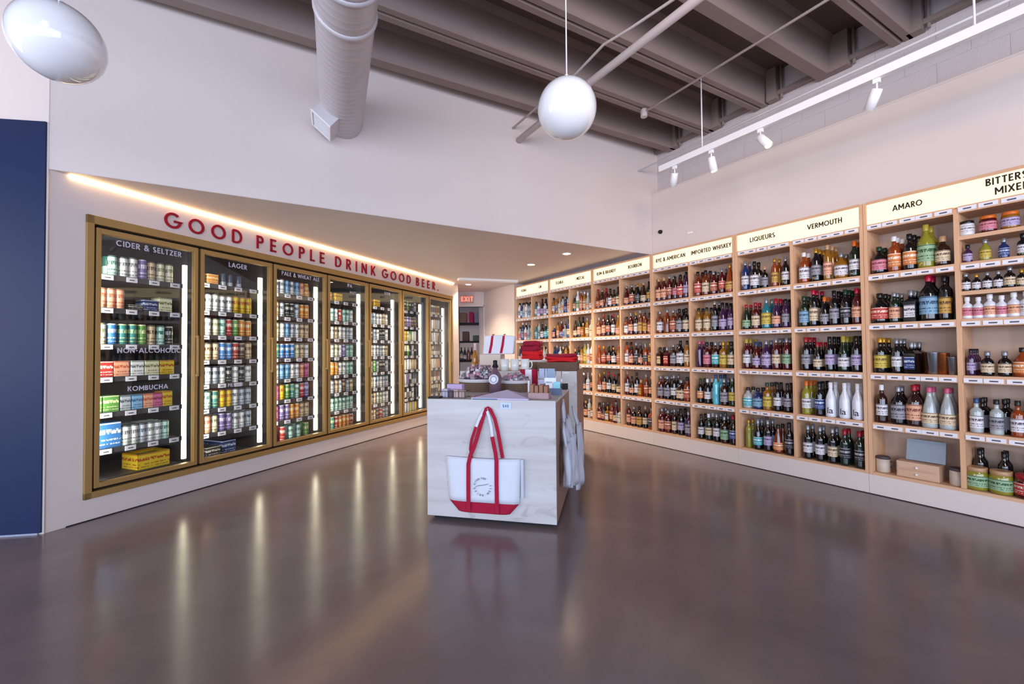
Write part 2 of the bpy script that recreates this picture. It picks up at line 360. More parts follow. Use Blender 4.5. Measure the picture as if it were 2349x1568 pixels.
# plain wall past the end of the shelving and the rear wall with its doorway
MB().box(-7.75, -6.30, 0, .2, 0, ZS).build('wall_right_rear', M_wall, mw=FR, kind='structure')
b = MB(); b.box(-2.6, -1.13, 9.3, 9.42, 0, ZS).box(-.6, .3, 9.3, 9.42, 0, ZS).box(-1.13, -.6, 9.3, 9.42, 2.15, ZS)
b.build('wall_rear', M_wall, kind='structure')
b = MB(); b.box(-1.16, -1.13, 9.285, 9.42, 0, 2.18).box(-.6, -.57, 9.285, 9.42, 0, 2.18).box(-1.16, -.57, 9.285, 9.42, 2.15, 2.18)
b.build('door_1', M_wall, kind='structure')
MB().box(-3.5, .8, 11.2, 11.3, 0, ZS).build('wall_stockroom', M_wall, kind='structure')
MB().prism([(-.95, 7.62), (-.9, 7.5), (.12, 7.80), (.1, 7.95)], ZS-.035, ZS).build('trim_4', M_white, kind='structure')
# storefront behind the viewer
b = MB(); b.box(-7.4, 7.4, -3.5, -3.35, 3.3, ZD).box(-7.4, 7.4, -3.5, -3.35, 0, .25)
b.build('wall_storefront', M_wall, kind='structure')
for i in range(8):
    x = -7.2+i*2.05; MB().box(x-.05, x+.05, -3.48, -3.36, .25, 3.3).build('window_%d' % (i+1), M_gold, kind='structure')
MB().box(-7.5, -7.38, -3.5, 2.4, 0, ZD).build('wall_side', M_wall, kind='structure')

# roof beams
def beam(u, az, double, zb=3.8):
    d = H(az); dn = d.dot(H(AR+90)); du = d.dot(H(AR))
    p = Vector((3.377, 2.910, 0))+H(AR)*u+H(AR+90)*.39
    F = frame((p.x, p.y), d)
    b = MB(); wb_, wt = (.062, .085) if not double else (.08, .10)
    def stem(y0, y1, yt0, yt1):
        pts = [(y0+.01, zb), (y1-.01, zb), (y1, zb+.012), (yt1, ZD-.06), (yt1+.03, ZD), (yt0-.03, ZD), (yt0, ZD-.06), (y0, zb+.012)]
        n = len(pts); vs = [(-10, y, z) for y, z in pts]+[(.0, y, z) for y, z in pts]
        b.add(vs, [tuple(range(n)), tuple(range(n, 2*n))[::-1]]+[((i+1) % n, i, n+i, n+(i+1) % n) for i in range(n)])
    if double:
        stem(-wb_, -.006, -wt, -.006); stem(.006, wb_, .006, wt)
    else: stem(-wb_, wb_, -wt, wt)
    return b.build('ceiling_beam', M_beam, mw=F, kind='structure')
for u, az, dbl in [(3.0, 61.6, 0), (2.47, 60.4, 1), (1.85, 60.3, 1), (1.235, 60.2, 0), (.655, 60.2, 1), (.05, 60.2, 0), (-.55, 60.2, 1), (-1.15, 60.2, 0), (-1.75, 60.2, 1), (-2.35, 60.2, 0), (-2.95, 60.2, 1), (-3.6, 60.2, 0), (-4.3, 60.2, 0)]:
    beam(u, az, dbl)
# pilasters and downpipes under the beam ends on the block wall
for k, (u, wdt) in enumerate([(2.93, .09), (2.36, .13), (1.70, .10), (1.10, .16), (.56, .10), (-.08, .12)]):
    b = MB(); b.box(-u-wdt/2, -u+wdt/2, .30, .395, 3.80, ZD); b.tube([(-u+wdt/2+.03, .35, 3.80), (-u+wdt/2+.03, .35, ZD)], .014, 8)
    b.build('wall_pilaster', M_beam, mw=FR, kind='structure')
for k, u in enumerate([1.20, 2.42]):
    tag(MB().box(-.09, .09, -.02, .04, 0, .2).build('bracket_plate', M_beam, mw=FR @ T((-u-.02, .20 if k == 0 else .24, 3.86)) @ RZ(88), bevel=.004),
        ['painted steel plate bolted to the beam end above the amaro sign', 'painted steel plate bolted to the beam end near the bulkhead corner'][k], 'bracket')

# ------------------------------------------------------------------ duct, pipes, pendants, track
FD = frame((-1.514, 3.886), H(67.8))     # y runs along the duct into the bulkhead
du = thing('air_duct', 'round white spiral air duct running into the upper white wall', 'duct', FD @ T((0, 0, 3.30)))
b = MB(); pr = []
pts = []; rs = []
y = .3
R0 = .178
while y > -3.4:
    pts.append((0, y, 0)); rs.append(R0); pts.append((0, y-.045, 0)); rs.append(R0); pts.append((0, y-.05, 0)); rs.append(R0+.002); pts.append((0, y-.056, 0)); rs.append(R0); y -= .06
b.tube(pts, R0, 32, rs=rs); b.build('duct_pipe', M_duct, du)
for yy in (-1.34, -1.62, -2.7):
    MB().tube([(0, yy, 0), (0, yy-.012, 0), (0, yy-.024, 0), (0, yy-.036, 0)], .18, 32, rs=[.180, .190, .190, .180]).build('coupling_ring', M_duct, du)
for yy in (-.8, -2.4):
    MB().box(-.012, .012, yy-.012, yy+.012, .17, ZD-3.30).build('hanger', M_duct, du)
rg = MB().box(-.0915, .0915, -.35, -.10, -.2576, -.10).build('register_box', M_duct, du, bevel=.004); rg.rotation_euler = (0, radians(40), 0)
b = MB()
for i in range(9): b.box(-.072, .072, -.328+i*.0235, -.318+i*.0235, -.262, -.2576)
b.box(-.095, -.078, -.353, -.097, -.266, -.2576).box(.078, .095, -.353, -.097, -.266, -.2576).box(-.078, .078, -.353, -.337, -.266, -.2576).box(-.078, .078, -.113, -.097, -.266, -.2576)
b.build('register_grille', M_white, du).rotation_euler = (0, radians(40), 0)
def uv(u, n, z): q = FR @ Vector((-u, n, z)); return (q.x, q.y, z)
I4 = Matrix.Identity(4)
tag(MB().tube([uv(3.325, -1.80, 3.53), uv(2.15, -1.83, 3.53), uv(-2.5, -1.83, 3.53)], .032, 14).build('sprinkler_pipe', M_pipe, mw=I4), 'thick pale pipe crossing below the beams behind the round pendant', 'pipe')
tag(MB().tube([uv(3.33, -1.87, 3.65), uv(2.24, -1.89, 3.65), uv(1.85, -1.93, 3.66), uv(1.62, -1.88, 3.66), uv(1.26, -1.84, 3.65), uv(-2.5, -1.86, 3.65)], .011, 8).build('conduit', M_pipe, mw=I4), 'thin kinked conduit running beside the thick ceiling pipe', 'pipe')
cd = thing('conduit', 'thin conduit ending in a round fitting under the beams right of the pendant', 'pipe', T(uv(2.5, -.72, 3.76)))
o0 = Vector(uv(2.5, -.72, 3.76))
MB().tube([(0, 0, 0), Vector(uv(-2.5, -.80, 3.76))-o0], .011, 8).build('tube', M_pipe, cd)
MB().lathe([(.03, -.055), (.036, -.05), (.036, .02), (.028, .035), (.0, .035)], 14).build('fitting', M_pipe, cd)
tag(MB().tube([uv(3.255, .03, 3.55), uv(-3.0, 0, 3.55)], .011, 8).build('conduit', M_white, mw=I4), 'thin straight white conduit running just above the track light', 'pipe')
def pendant(c, r, label):
    t = thing('globe_pendant', label, 'pendant light', T((c[0], c[1], c[2])), 'opal globe pendants')
    prof = [(r*sin(pi*i/28), -r*cos(pi*i/28)) for i in range(1, 28)]
    g = MB().lathe([(0.0005, -r)]+prof+[(.0005, r)], 48, cap=False).build('globe', M_globe, t)
    MB().lathe([(.022, r-.01), (.022, r+.02), (.006, r+.035)], 16).build('cap', M_white, t)
    MB().tube([(0, 0, r+.02), (0, 0, ZD-c[2])], .004, 8).build('stem', M_white, t)
    return t
pendant((.342, 2.583, 2.645), .175, 'white opal globe pendant hanging at the centre above the display table')
pendant((-2.13, 2.029, 2.675), .175, 'white opal globe pendant at the upper left corner beside the navy wall')
tk = thing('track_light', 'long white track light hanging below the beams along the right wall', 'track light', FR @ T((-2.36, -.65, 3.07)))
MB().box(0, 5.2, -.022, .022, 0, .062).build('track', M_white, tk, bevel=.003)
for u, zt in ((1.86, 3.8), (.03, 3.8), (-1.75, 3.8)):
    MB().tube([(2.36-u, 0, .06), (2.36-u, 0, zt-3.07)], .006, 8).build('rod', M_white, tk)
sp = [(2.175, -25, 30, 'first spotlight head from the bulkhead end of the white track'), (1.768, 8, 12, 'second spotlight head from the bulkhead end, hanging almost straight down'),
      (1.31, 38, -20, 'third spotlight head, tilted right, showing its lit face'), (.509, -28, 25, 'white spotlight head nearest the viewer on the track')]
for u, ta, tb, lb in sp:
    t = thing('spotlight', lb, 'spotlight', FR @ T((-u, -.65, 3.07)), 'spotlight heads on the track')
    MB().box(-.02, .02, -.012, .012, -.03, 0).tube([(0, 0, -.02), (0, 0, -.085)], .006, 8).build('mount', M_white, t)
    hd = MB().lathe([(.031, -.13), (.034, -.13), (.034, 0), (.030, .006), (0, .006)], 18, cap=False).build('head', M_white, t)
    hd.location = (0, 0, -.075); hd.rotation_euler = (radians(tb*.5), radians(-ta), 0)
    MB().lathe([(.031, 0), (.0, .001)], 18, cap=False).build('lens', mat('spot_lens', '#fff4e0', emit='#fff0dc', es=1.5), hd).location = (0, 0, -.122)
# downlights in the lowered ceiling
for i, (x, y, lb) in enumerate([(.729, 5.704, 'round recessed downlight nearest the bulkhead edge'), (.293, 6.408, 'round recessed downlight left of and behind the first'), (-.823, 8.264, 'round recessed downlight in front of the rear doorway')]):
    t = thing('downlight', lb, 'downlight', T((x, y, ZS)), 'recessed downlights in the lowered ceiling')
    MB().lathe([(.048, -.004), (.062, -.006), (.066, 0)], 24, cap=False).build('trim_ring', M_white, t)
    MB().lathe([(.048, -.003), (.0005, -.003)], 24, cap=False).build('lens', M_down, t)
    spot('ceiling_spot', (x, y, ZS-.02), (x, y, 0), 95, (1, .80, .58), 120, .8, .05)
spot('ceiling_spot', (-1.2, 6.3, ZS-.02), (-1.2, 6.3, 0), 80, (1, .82, .60), 120, .8, .05)  # extra spot with no downlight fitting, added to light the far floor
spot('ceiling_spot', (-1.1, 10.2, 2.44), (-1.0, 10.4, 0), 14, (1, .9, .8), 130, .8, .05)
# warm ceiling spotlights just above and left of the navy wall
spot('wall_wash', (-4.4, 2.0, 3.75), (-4.2, 3.0, 3.2), 14, (1, .80, .62), 110, .8, .1)
# camera puck and detector on the upper right wall
t = thing('security_camera', 'small black dome camera on the white wall above the shelving', 'camera', FR @ T((-3.114, .28, 2.745)))
MB().lathe([(.026, 0), (.026, .012), (.022, .03), (.012, .04), (0.0005, .043)], 16).build('dome', M_black, t).rotation_euler = (radians(90), 0, 0)
tag(MB().box(-.035, .035, -.012, 0, -.014, .014).build('motion_sensor', M_white, mw=FR @ T((-2.677, .28, 2.63)), bevel=.004), 'small white sensor on the wall right of the black dome camera', 'sensor')

# ------------------------------------------------------------------ wall lettering and cove light
wl = thing('wall_lettering', 'red metal capitals reading GOOD PEOPLE DRINK GOOD BEER above the cooler', 'sign', FL @ T((.498, 0, 2.262)))
words = [('GOOD', .498, 1.182), ('PEOPLE', 1.338, 2.227), ('DRINK', 2.399, 3.145), ('GOOD', 3.291, 3.984), ('BEER.', 4.135, 4.808)]
hL = .133
for wd, x0, x1 in words:
    ws = [glyph(c, .155)[0]*hL for c in wd]; gap = (x1-x0-sum(ws))/(len(wd)-1); x = x0
    for c, ww in zip(wd, ws):
        text_mesh(c, hL, .15, depth=.012).build('letter', M_red, wl).location = (x-.498, 0, 0)
        x += ww+gap
tag(MB().box(0, 5.45, -.010, -.002, 0, .008).build('cove_light', M_cove, mw=FL @ T((-.1, 0, 2.457))), 'glowing warm light strip where the cooler wall meets the lowered ceiling', 'light strip')

# ------------------------------------------------------------------ product building blocks
GL = {'black': '#0d0c10', 'green': '#12241a', 'amber': '#6b2a10', 'red': '#4a0d12', 'gold': '#8a5a16', 'orange': '#8a3a12', 'clear': '#a9b1b0', 'blue': '#1a2c5e', 'teal': '#1d6f7c', 'purple': '#3a1a40', 'yellow': '#8a8428', 'white': '#d9dbe4', 'brown': '#2c140d', 'turquoise': '#58b7c8', 'pink': '#b06a80'}
M_gl = {k: mat('glass_'+k, v, .08 if k != 'white' else .3, var=.08, coat=.6, spec=.6) for k, v in GL.items()}
LB = {'white': ('#ddd9dd', '#4a4048'), 'cream': ('#d8c5a4', '#5d3b2a'), 'orange': ('#cf7a3c', '#f2e6d2'), 'pink': ('#cf8090', '#7a2036'), 'blue': ('#7fa4bf', '#20405f'), 'red': ('#b83a34', '#f0d8c8'), 'grey': ('#97949c', '#2a2830'), 'yellow': ('#c9b24c', '#6a4a1a'), 'lilac': ('#b3a3c6', '#4a3a5a'), 'green': ('#92b08c', '#22502e'), 'teal': ('#3fa3ae', '#e8f4f4'), 'black': ('#26242a', '#b9b4bd'), 'rust': ('#a04630', '#ecd9c0'), 'gold': ('#c79a4a', '#4a2a12'), 'navy': ('#2c3f78', '#cfd6e6'), 'peach': ('#e0a888', '#7a3a2a')}
M_lb = {k: label_mat(k, v[0], v[1]) for k, v in LB.items()}
CP = {'black': '#121216', 'white': '#dcdce0', 'gold': '#b98a2e', 'red': '#9c1428', 'orange': '#d0661e', 'green': '#1c3a2a', 'silver': '#8e9096', 'cork': '#b58e6a', 'blue': '#24406e', 'pink': '#c4567a', 'yellow': '#a8983a', 'crimson': '#b00f34'}
M_cp = {k: mat('cap_'+k, v, .3, metal=.5 if k in ('gold', 'silver') else 0, var=.05) for k, v in CP.items()}
# bottle shapes: (profile, label z0,z1, radius at label, cap profile, square?)
def shape(kind):
    if kind == 'bordeaux': P = [(.030, 0), (.0365, .004), (.037, .02), (.037, .185), (.034, .205), (.018, .232), (.0145, .245), (.014, .300)]; lab = (.06, .15, .0375); cap = [(.0152, .262), (.0155, .264), (.0155, .306), (.013, .307)]
    elif kind == 'burgundy': P = [(.032, 0), (.040, .005), (.0405, .02), (.040, .150), (.032, .19), (.019, .225), (.015, .245), (.0145, .300)]; lab = (.045, .125, .0412); cap = [(.016, .255), (.0162, .257), (.0162, .305), (.013, .306)]
    elif kind == 'spirit': P = [(.034, 0), (.040, .004), (.041, .015), (.041, .165), (.039, .183), (.028, .2), (.016, .208), (.0145, .22), (.0145, .262)]; lab = (.04, .145, .0417); cap = [(.017, .245), (.0175, .247), (.0175, .283), (.015, .285)]
    elif kind == 'tall': P = [(.028, 0), (.033, .004), (.034, .02), (.034, .215), (.031, .235), (.016, .258), (.0135, .27), (.0135, .325)]; lab = (.05, .17, .0347); cap = [(.015, .29), (.0155, .292), (.0155, .33), (.013, .332)]
    elif kind == 'squat': P = [(.042, 0), (.050, .005), (.051, .02), (.050, .115), (.044, .14), (.022, .165), (.016, .175), (.0155, .205)]; lab = (.03, .115, .0517); cap = [(.019, .190), (.0195, .192), (.0195, .222), (.017, .224)]
    elif kind == 'large': P = [(.046, 0), (.054, .005), (.055, .02), (.055, .20), (.050, .225), (.026, .262), (.018, .28), (.017, .335)]; lab = (.05, .185, .0557); cap = [(.0195, .30), (.020, .302), (.020, .35), (.017, .352)]
    elif kind == 'slope': P = [(.038, 0), (.046, .005), (.047, .02), (.043, .10), (.034, .17), (.020, .225), (.015, .25), (.0145, .285)]; lab = (.035, .115, .0475); cap = [(.0165, .265), (.017, .267), (.017, .302), (.014, .304)]
    elif kind == 'small': P = [(.020, 0), (.026, .003), (.0265, .01), (.0265, .075), (.023, .088), (.011, .1), (.010, .105), (.010, .12)]; lab = (.02, .07, .027); cap = [(.0125, .112), (.013, .113), (.013, .138), (.011, .139)]
    elif kind == 'jar': P = [(.036, 0), (.042, .004), (.043, .012), (.043, .075), (.040, .088), (.036, .094)]; lab = (.018, .072, .0437); cap = [(.038, .09), (.040, .092), (.040, .11), (.036, .112)]
    elif kind == 'square': P = None; lab = (.035, .13, .038); cap = [(.016, .205), (.0165, .207), (.0165, .245), (.014, .247)]
    elif kind == 'cup': P = [(.030, 0), (.034, .004), (.044, .16), (.045, .165)]; lab = None; cap = None
    return P, lab, cap
BM = {}
def bottle_meshes(kind):
    if kind in BM: return BM[kind]
    P, lab, cap = shape(kind); g = MB()
    if P: g.lathe(P, 14)
    else:
        g.box(-.038, .038, -.032, .032, 0, .158); g.add([(-.038, -.032, .158), (.038, -.032, .158), (.038, .032, .158), (-.038, .032, .158), (-.013, -.013, .182), (.013, -.013, .182), (.013, .013, .182), (-.013, .013, .182)], [(0, 1, 5, 4), (1, 2, 6, 5), (2, 3, 7, 6), (3, 0, 4, 7)])
        g.lathe([(.0145, .178), (.0145, .222)], 12)
    gm = g.mesh('glass_body', [None]); lm = cm = None
    if lab:
        l = MB()
        if P: l.lathe([(lab[2], lab[0]), (lab[2], lab[1])], 12, cap=False, a0=radians(150), a1=radians(390), sm=True)
        else: l.box(-.033, .033, -.0332, -.032, lab[0], lab[1])
        lm = l.mesh('label', [None])
        cm = MB().lathe(cap, 12).mesh('cap', [None])
    BM[kind] = (gm, lm, cm); return BM[kind]
class Stuff:
    def __init__(s): s.mb = MB(); s.mats = []; s.idx = {}
    def mi(s, m):
        if m.name not in s.idx: s.idx[m.name] = len(s.mats); s.mats.append(m)
        return s.idx[m.name]
    def add_mesh(s, me, M, m):
        vs = [M @ v.co for v in me.vertices]; fs = [tuple(p.vertices) for p in me.polygons]; k = s.mi(m)
        n = len(s.mb.v); s.mb.v += [tuple(v) for v in vs]
        for p in me.polygons: s.mb.f.append([i+n for i in p.vertices]); s.mb.m.append(k); s.mb.s.append(p.use_smooth)
bottle_list = []      # (size, M, kind, glass, label, cap, text, group, category)
rear = Stuff()
def bottle_at(M, kind, g, l, c, text, group, cat='bottle', name='bottle', size=1):
    bottle_list.append((size, M, kind, g, l, c, text, group, cat, name))
def make_bottle(M, kind, g, l, c, text, group, cat, name):
    gm, lm, cm = bottle_meshes(kind)
    t = thing(name, text, cat, M, group)
    put(gm, 'glass_body', t, mats=[M_gl[g] if g in M_gl else MATS[g]])
    if lm and l: put(lm, 'paper_label', t, mats=[M_lb[l]])
    if cm and c: put(cm, 'cap', t, mats=[M_cp[c]])
def rear_bottle(M, kind, g, l, c):
    gm, lm, cm = bottle_meshes(kind)
    rear.add_mesh(gm, M, M_gl[g] if g in M_gl else MATS[g])
    if lm and l: rear.add_mesh(lm, M, M_lb[l])
    if cm and c: rear.add_mesh(cm, M, M_cp[c])
ORD = ['first', 'second', 'third', 'fourth', 'fifth', 'sixth', 'seventh', 'eighth', 'ninth', 'tenth', 'eleventh', 'twelfth']
GN = {'green': 'dark green', 'gold': 'golden', 'brown': 'dark brown', 'clear': 'clear'}
KN = {'square': 'square', 'tall': 'tall', 'squat': 'squat', 'large': 'large', 'slope': 'sloping', 'bordeaux': 'straight', 'burgundy': 'round-shouldered', 'spirit': 'broad', 'small': 'tiny', 'jar': 'short'}
ROWN = ['top', 'second', 'third', 'fourth', 'bottom']

# ------------------------------------------------------------------ liquor shelving
MAJ = [-.27, .835, 1.95, 3.045, 4.14, 5.205, 6.26]; MIN = [.28, 1.395, 2.50, 3.59, 4.67, 5.73]
SZ = [1.805, 1.40, .995, .59, .185]
SIGN = [('AMARO', 'BITTERS &|MIXERS'), ('LIQUEURS', 'VERMOUTH'), ('RYE & AMERICAN', 'IMPORTED WHISKEY'), ('RUM & BRANDY', 'BOURBON'), ('TEQUILA', 'MEZCAL'), ('VODKA', 'GIN')]
SW = {'AMARO': .178, 'LIQUEURS': .245, 'VERMOUTH': .272, 'RYE & AMERICAN': .42, 'IMPORTED WHISKEY': .485, 'RUM & BRANDY': .375, 'BOURBON': .23, 'TEQUILA': .20, 'MEZCAL': .18, 'VODKA': .17, 'GIN': .085}
UL = ['nearest pale wood shelf unit under the lit AMARO and BITTERS sign', 'pale wood shelf unit under the lit LIQUEURS and VERMOUTH sign', 'pale wood shelf unit under the RYE and IMPORTED WHISKEY sign', 'pale wood shelf unit ending in the BOURBON sign, right of mezcal', 'pale wood shelf unit second from the far end, TEQUILA and MEZCAL sign', 'farthest pale wood shelf unit, beside the rear wall']
tagm = MB().box(-.047, .047, -.004, 0, -.0155, .0155, 0).box(-.02, .022, -.0048, -.004, -.006, .004, 1).mesh('price_tag', [M_tag, M_tagink])
for k in range(6):
    ua, ub, um = MAJ[k], MAJ[k+1], MIN[k]; L_ = ub-ua
    t = thing('shelf_unit', UL[k], 'shelving', FR @ T((-ub, 0, 0)), 'liquor shelf units along the right wall')
    def X(u): return ub-u
    MB().box(.001, L_-.001, 0, .27, .0, .16).build('base', M_wall, t); MB().box(.001, L_-.001, -.005, 0, 0, .006).build('floor_shadow_strip', M_black, t)  # black strip on the floor stands for the shadow along the base
    MB().box(.002, L_-.002, .262, .277, .16, 2.40).build('back_panel', M_plyb, t)
    for xx in (X(ub)+.001, X(ua)-.026): MB().box(xx, xx+.025, .0, .262, .16, 2.40).build('side_panel', M_ply, t, bevel=.002)
    MB().box(X(um)-.014, X(um)+.014, .002, .262, .185, 2.20).build('divider', M_ply, t, bevel=.002)
    MB().box(.026, L_-.026, 0, .262, 2.385, 2.405).build('top_panel', M_plyh, t)
    MB().box(.026, L_-.026, 0, .262, .16, .184).build('bottom_panel', M_plyh, t)
    s_ = MB().box(.027, L_-.027, .012, .05, 2.222, 2.384).build('sign_panel', M_signp, t)
    for bi, (x0, x1) in enumerate(((.027, X(um)-.014), (X(um)+.014, L_-.027))):
        tops = SZ[:-1]
        for j, z in enumerate([2.216]+tops):
            sh = MB().box(x0, x1, 0, .261, z-.056 if j else z-.05, z-.030 if 0 else z).build('shelf', M_plyh, t, bevel=.0015) if j else MB().box(x0, x1, 0, .261, z-.05, z).build('header_rail', M_plyh, t)
            n = 5; zz = z-.034 if j else z-.025
            for q in range(n):
                o = put(tagm, 'price_tag', sh, loc=(x0+(x1-x0)*(q+.5)/n+random.uniform(-.006, .006), -.0005, zz))
        txt = SIGN[k][bi]; cx = (x0+x1)/2
        if '|' in txt:
            a, c = txt.split('|'); mb = text_mesh(a, .050, .17, .16, .003, 'c', .25, None, cx+.01, 2.318, .0); text_mesh(c, .050, .17, .16, .003, 'c', .185, mb, cx+.02, 2.246, .0)
        else:
            mb = text_mesh(txt, .046, .17, .15, .003, 'c', SW[txt], None, cx, 2.286, 0)
        o = mb.build('lettering', M_ink, s_); o.location = (0, .012, 0)
    # soft glow inside the header spills on the top row like in the photograph
# intermediate thin shelves in the bitters bay
t0 = [o for o in bpy.data.objects if o.name.startswith('shelf_unit')][0]
for z in (2.0, 1.60):
    MB().box(.835-.28+.014, .835+.27-.027, .01, .26, z-.028, z).build('thin_shelf', M_plyh, t0)

B = 'bordeaux'; U = 'burgundy'; S = 'spirit'; TL = 'tall'; Q = 'squat'; LG = 'large'; SL = 'slope'; SM = 'small'; J = 'jar'; SQ = 'square'
bays = {}
bays['amaro'] = (.835, .28, [
 [(Q, 'black', 'pink', 'green', 3), (S, 'orange', 'orange', 'white', 3), (S, 'black', 'orange', 'black', 2), (LG, 'yellow', 'green', 'yellow', 1), (SM, 'brown', 'cream', 'cork', 0, 1.6)],
 [(Q, 'black', 'red', 'black', 3, 1.1), (S, 'green', 'peach', 'silver', 3, .85), (SQ, 'black', 'white', 'silver', 2), (LG, 'black', 'blue', 'crimson', 1), (TL, 'black', 'gold', 'black', 1)],
 [(S, 'black', 'yellow', 'gold', 3), (B, 'black', 'white', 'silver', 3, .9), (SQ, 'black', 'navy', 'silver', 2), None, None],
 [(B, 'brown', 'white', 'white', 0), (LG, 'black', 'grey', 'silver', 1, .85), (LG, 'brown', 'peach', 'red', 1, .9), (SL, 'clear', 'cream', 'pink', 1), (SL, 'clear', 'cream', 'pink', 1)],
 None])
bays['vermouth'] = (1.395, .835, [
 [(S, 'orange', 'white', 'white', 1), (B, 'black', 'grey', 'gold', 2), (TL, 'gold', 'peach', 'cork', 2, .95), (Q, 'gold', 'white', 'silver', 1), (B, 'green', 'white', 'orange', 1)],
 [(S, 'green', 'blue', 'green', 2), (TL, 'black', 'cream', 'crimson', 2), (U, 'black', 'grey', 'orange', 3, .85), (B, 'black', 'grey', 'black', 2), (B, 'black', 'black', 'green', 2), (B, 'red', 'peach', 'crimson', 1)],
 [(B, 'black', 'grey', 'red', 2), (U, 'black', 'cream', 'red', 3, .85), (B, 'black', 'lilac', 'black', 2), (U, 'green', 'white', 'yellow', 3), (B, 'black', 'lilac', 'black', 2)],
 [(B, 'yellow', 'white', 'orange', 2), (B, 'black', 'navy', 'black', 2), (U, 'white', None, 'white', 1), (U, 'white', None, 'white', 1), (U, 'white', None, 'white', 1)],
 [(B, 'black', 'white', 'silver', 1), (B, 'black', 'white', 'silver', 1), (B, 'black', 'cream', 'silver', 1), (B, 'green', 'black', 'red', 1), (B, 'green', 'black', 'red', 1)]])
bays['liqueurs'] = (1.95, 1.395, [
 [(B, 'blue', 'white', 'silver', 1), (S, 'black', 'white', 'black', 1), (S, 'black', 'grey', 'cork', 0, .75), (TL, 'orange', 'gold', 'gold', 1, .85), (B, 'black', 'white', 'silver', 0, .9)],
 [(SL, 'green', 'green', 'red', 1, .85), (S, 'red', 'cream', 'red', 1, .95), (LG, 'teal', 'yellow', 'silver', 1, .85), (U, 'purple', 'peach', 'red', 2, .95), (B, 'purple', 'grey', 'black', 1, .9)],
 [(B, 'red', 'white', 'yellow', 2), (U, 'red', 'lilac', 'blue', 1, .9), (LG, 'purple', 'lilac', 'silver', 1, .82), (B, 'red', 'cream', 'silver', 2), (B, 'red', 'green', 'silver', 1)],
 [(Q, 'clear', 'teal', 'black', 1, .95), (Q, 'blue', 'blue', 'black', 1, .95), (S, 'gold', 'yellow', 'green', 2, .95), (B, 'black', 'white', 'black', 1, .9), (B, 'black', 'grey', 'black', 1, .9)],
 [(TL, 'yellow', None, 'gold', 1, .85), (U, 'black', 'teal', 'silver', 2), (B, 'black', 'lilac', 'silver', 1), (SL, 'amber', 'orange', 'black', 1, .9), (B, 'black', 'black', 'black', 0)]])
bays['imported whiskey'] = (2.50, 1.95, [
 [(S, 'amber', 'red', 'black', 2), (S, 'amber', 'cream', 'black', 2), (S, 'red', 'rust', 'silver', 1, .9), (B, 'red', 'red', 'silver', 1, .9), (SL, 'orange', 'gold', 'gold', 1)],
 [(S, 'gold', 'cream', 'black', 1, .95), (S, 'gold', 'cream', 'black', 1, .95), (TL, 'black', 'grey', 'silver', 1), (U, 'purple', 'lilac', 'black', 2), (B, 'purple', 'lilac', 'black', 1, .9)],
 [(TL, 'purple', None, 'pink', 1, .9), (S, 'red', 'pink', 'black', 1), (S, 'brown', 'teal', 'silver', 1), (S, 'gold', 'yellow', 'gold', 1), (S, 'green', 'cream', 'black', 1)],
 [(B, 'black', 'orange', 'green', 1, .9), (B, 'black', 'white', 'white', 1, .9), (TL, 'turquoise', None, 'blue', 2, .98), (S, 'brown', 'grey', 'silver', 2), (B, 'green', 'yellow', 'silver', 1)],
 [(B, 'black', 'white', 'black', 1, .9), (B, 'green', 'cream', 'white', 1, .95), (B, 'black', 'white', 'silver', 2), (S, 'brown', 'green', 'silver', 2), (B, 'black', 'navy', 'red', 1)]])
bays['rye'] = (3.045, 2.50, [
 [(S, 'red', 'peach', 'cork', 1), (S, 'red', 'peach', 'cork', 1), (B, 'red', 'rust', 'silver', 1), (B, 'brown', 'pink', 'black', 1, .9), (S, 'red', 'red', 'black', 1), (B, 'purple', 'lilac', 'black', 1)],
 [(S, 'amber', 'white', 'silver', 0), (LG, 'amber', None, 'silver', 0, .85), (S, 'amber', 'rust', 'silver', 1), (S, 'brown', 'grey', 'black', 1), (S, 'black', 'cream', 'black', 1)],
 [(SQ, 'brown', 'cream', 'black', 1, .95), (SQ, 'red', 'red', 'silver', 1, .95), (S, 'brown', 'grey', 'silver', 1, .95), (LG, 'black', 'white', 'black', 0, .88), (B, 'gold', 'cream', 'black', 0)],
 [(S, 'red', 'grey', 'silver', 1), (S, 'black', 'grey', 'silver', 1), (B, 'black', 'white', 'silver', 1), (Q, 'brown', 'cream', 'silver', 1, 1.1), (S, 'amber', 'rust', 'black', 1)],
 [(S, 'red', 'peach', 'silver', 1), (S, 'red', 'rust', 'silver', 1, .95), (TL, 'brown', 'cream', 'silver', 1, .88), (B, 'black', 'lilac', 'black', 1), (S, 'purple', 'grey', 'silver', 1)]])
pal = {
 'bourbon': (['amber', 'red', 'brown', 'black', 'orange'], ['cream', 'white', 'peach', 'rust', 'black', 'gold'], ['black', 'silver', 'cork', 'gold'], 3.59, 3.045),
 'brandy': (['brown', 'red', 'gold', 'black', 'clear', 'amber'], ['white', 'peach', 'cream', 'rust', 'white', 'peach'], ['black', 'red', 'gold', 'silver'], 4.14, 3.59),
 'mezcal': (['clear', 'white', 'brown', 'gold', 'green', 'black'], ['white', 'peach', 'cream', 'white', 'cream', 'rust'], ['black', 'cork', 'silver', 'white'], 4.67, 4.14),
 'tequila': (['clear', 'gold', 'blue', 'brown', 'brown', 'red'], ['white', 'cream', 'peach', 'navy', 'grey'], ['silver', 'cork', 'black'], 5.205, 4.67),
 'gin': (['clear', 'green', 'teal', 'black', 'white'], ['white', 'grey', 'green', 'teal', 'lilac'], ['silver', 'black', 'cork'], 5.73, 5.205),
 'vodka': (['clear', 'white', 'clear', 'blue'], ['white', 'grey', 'pink', 'blue'], ['silver', 'white', 'black'], 6.26, 5.73)}
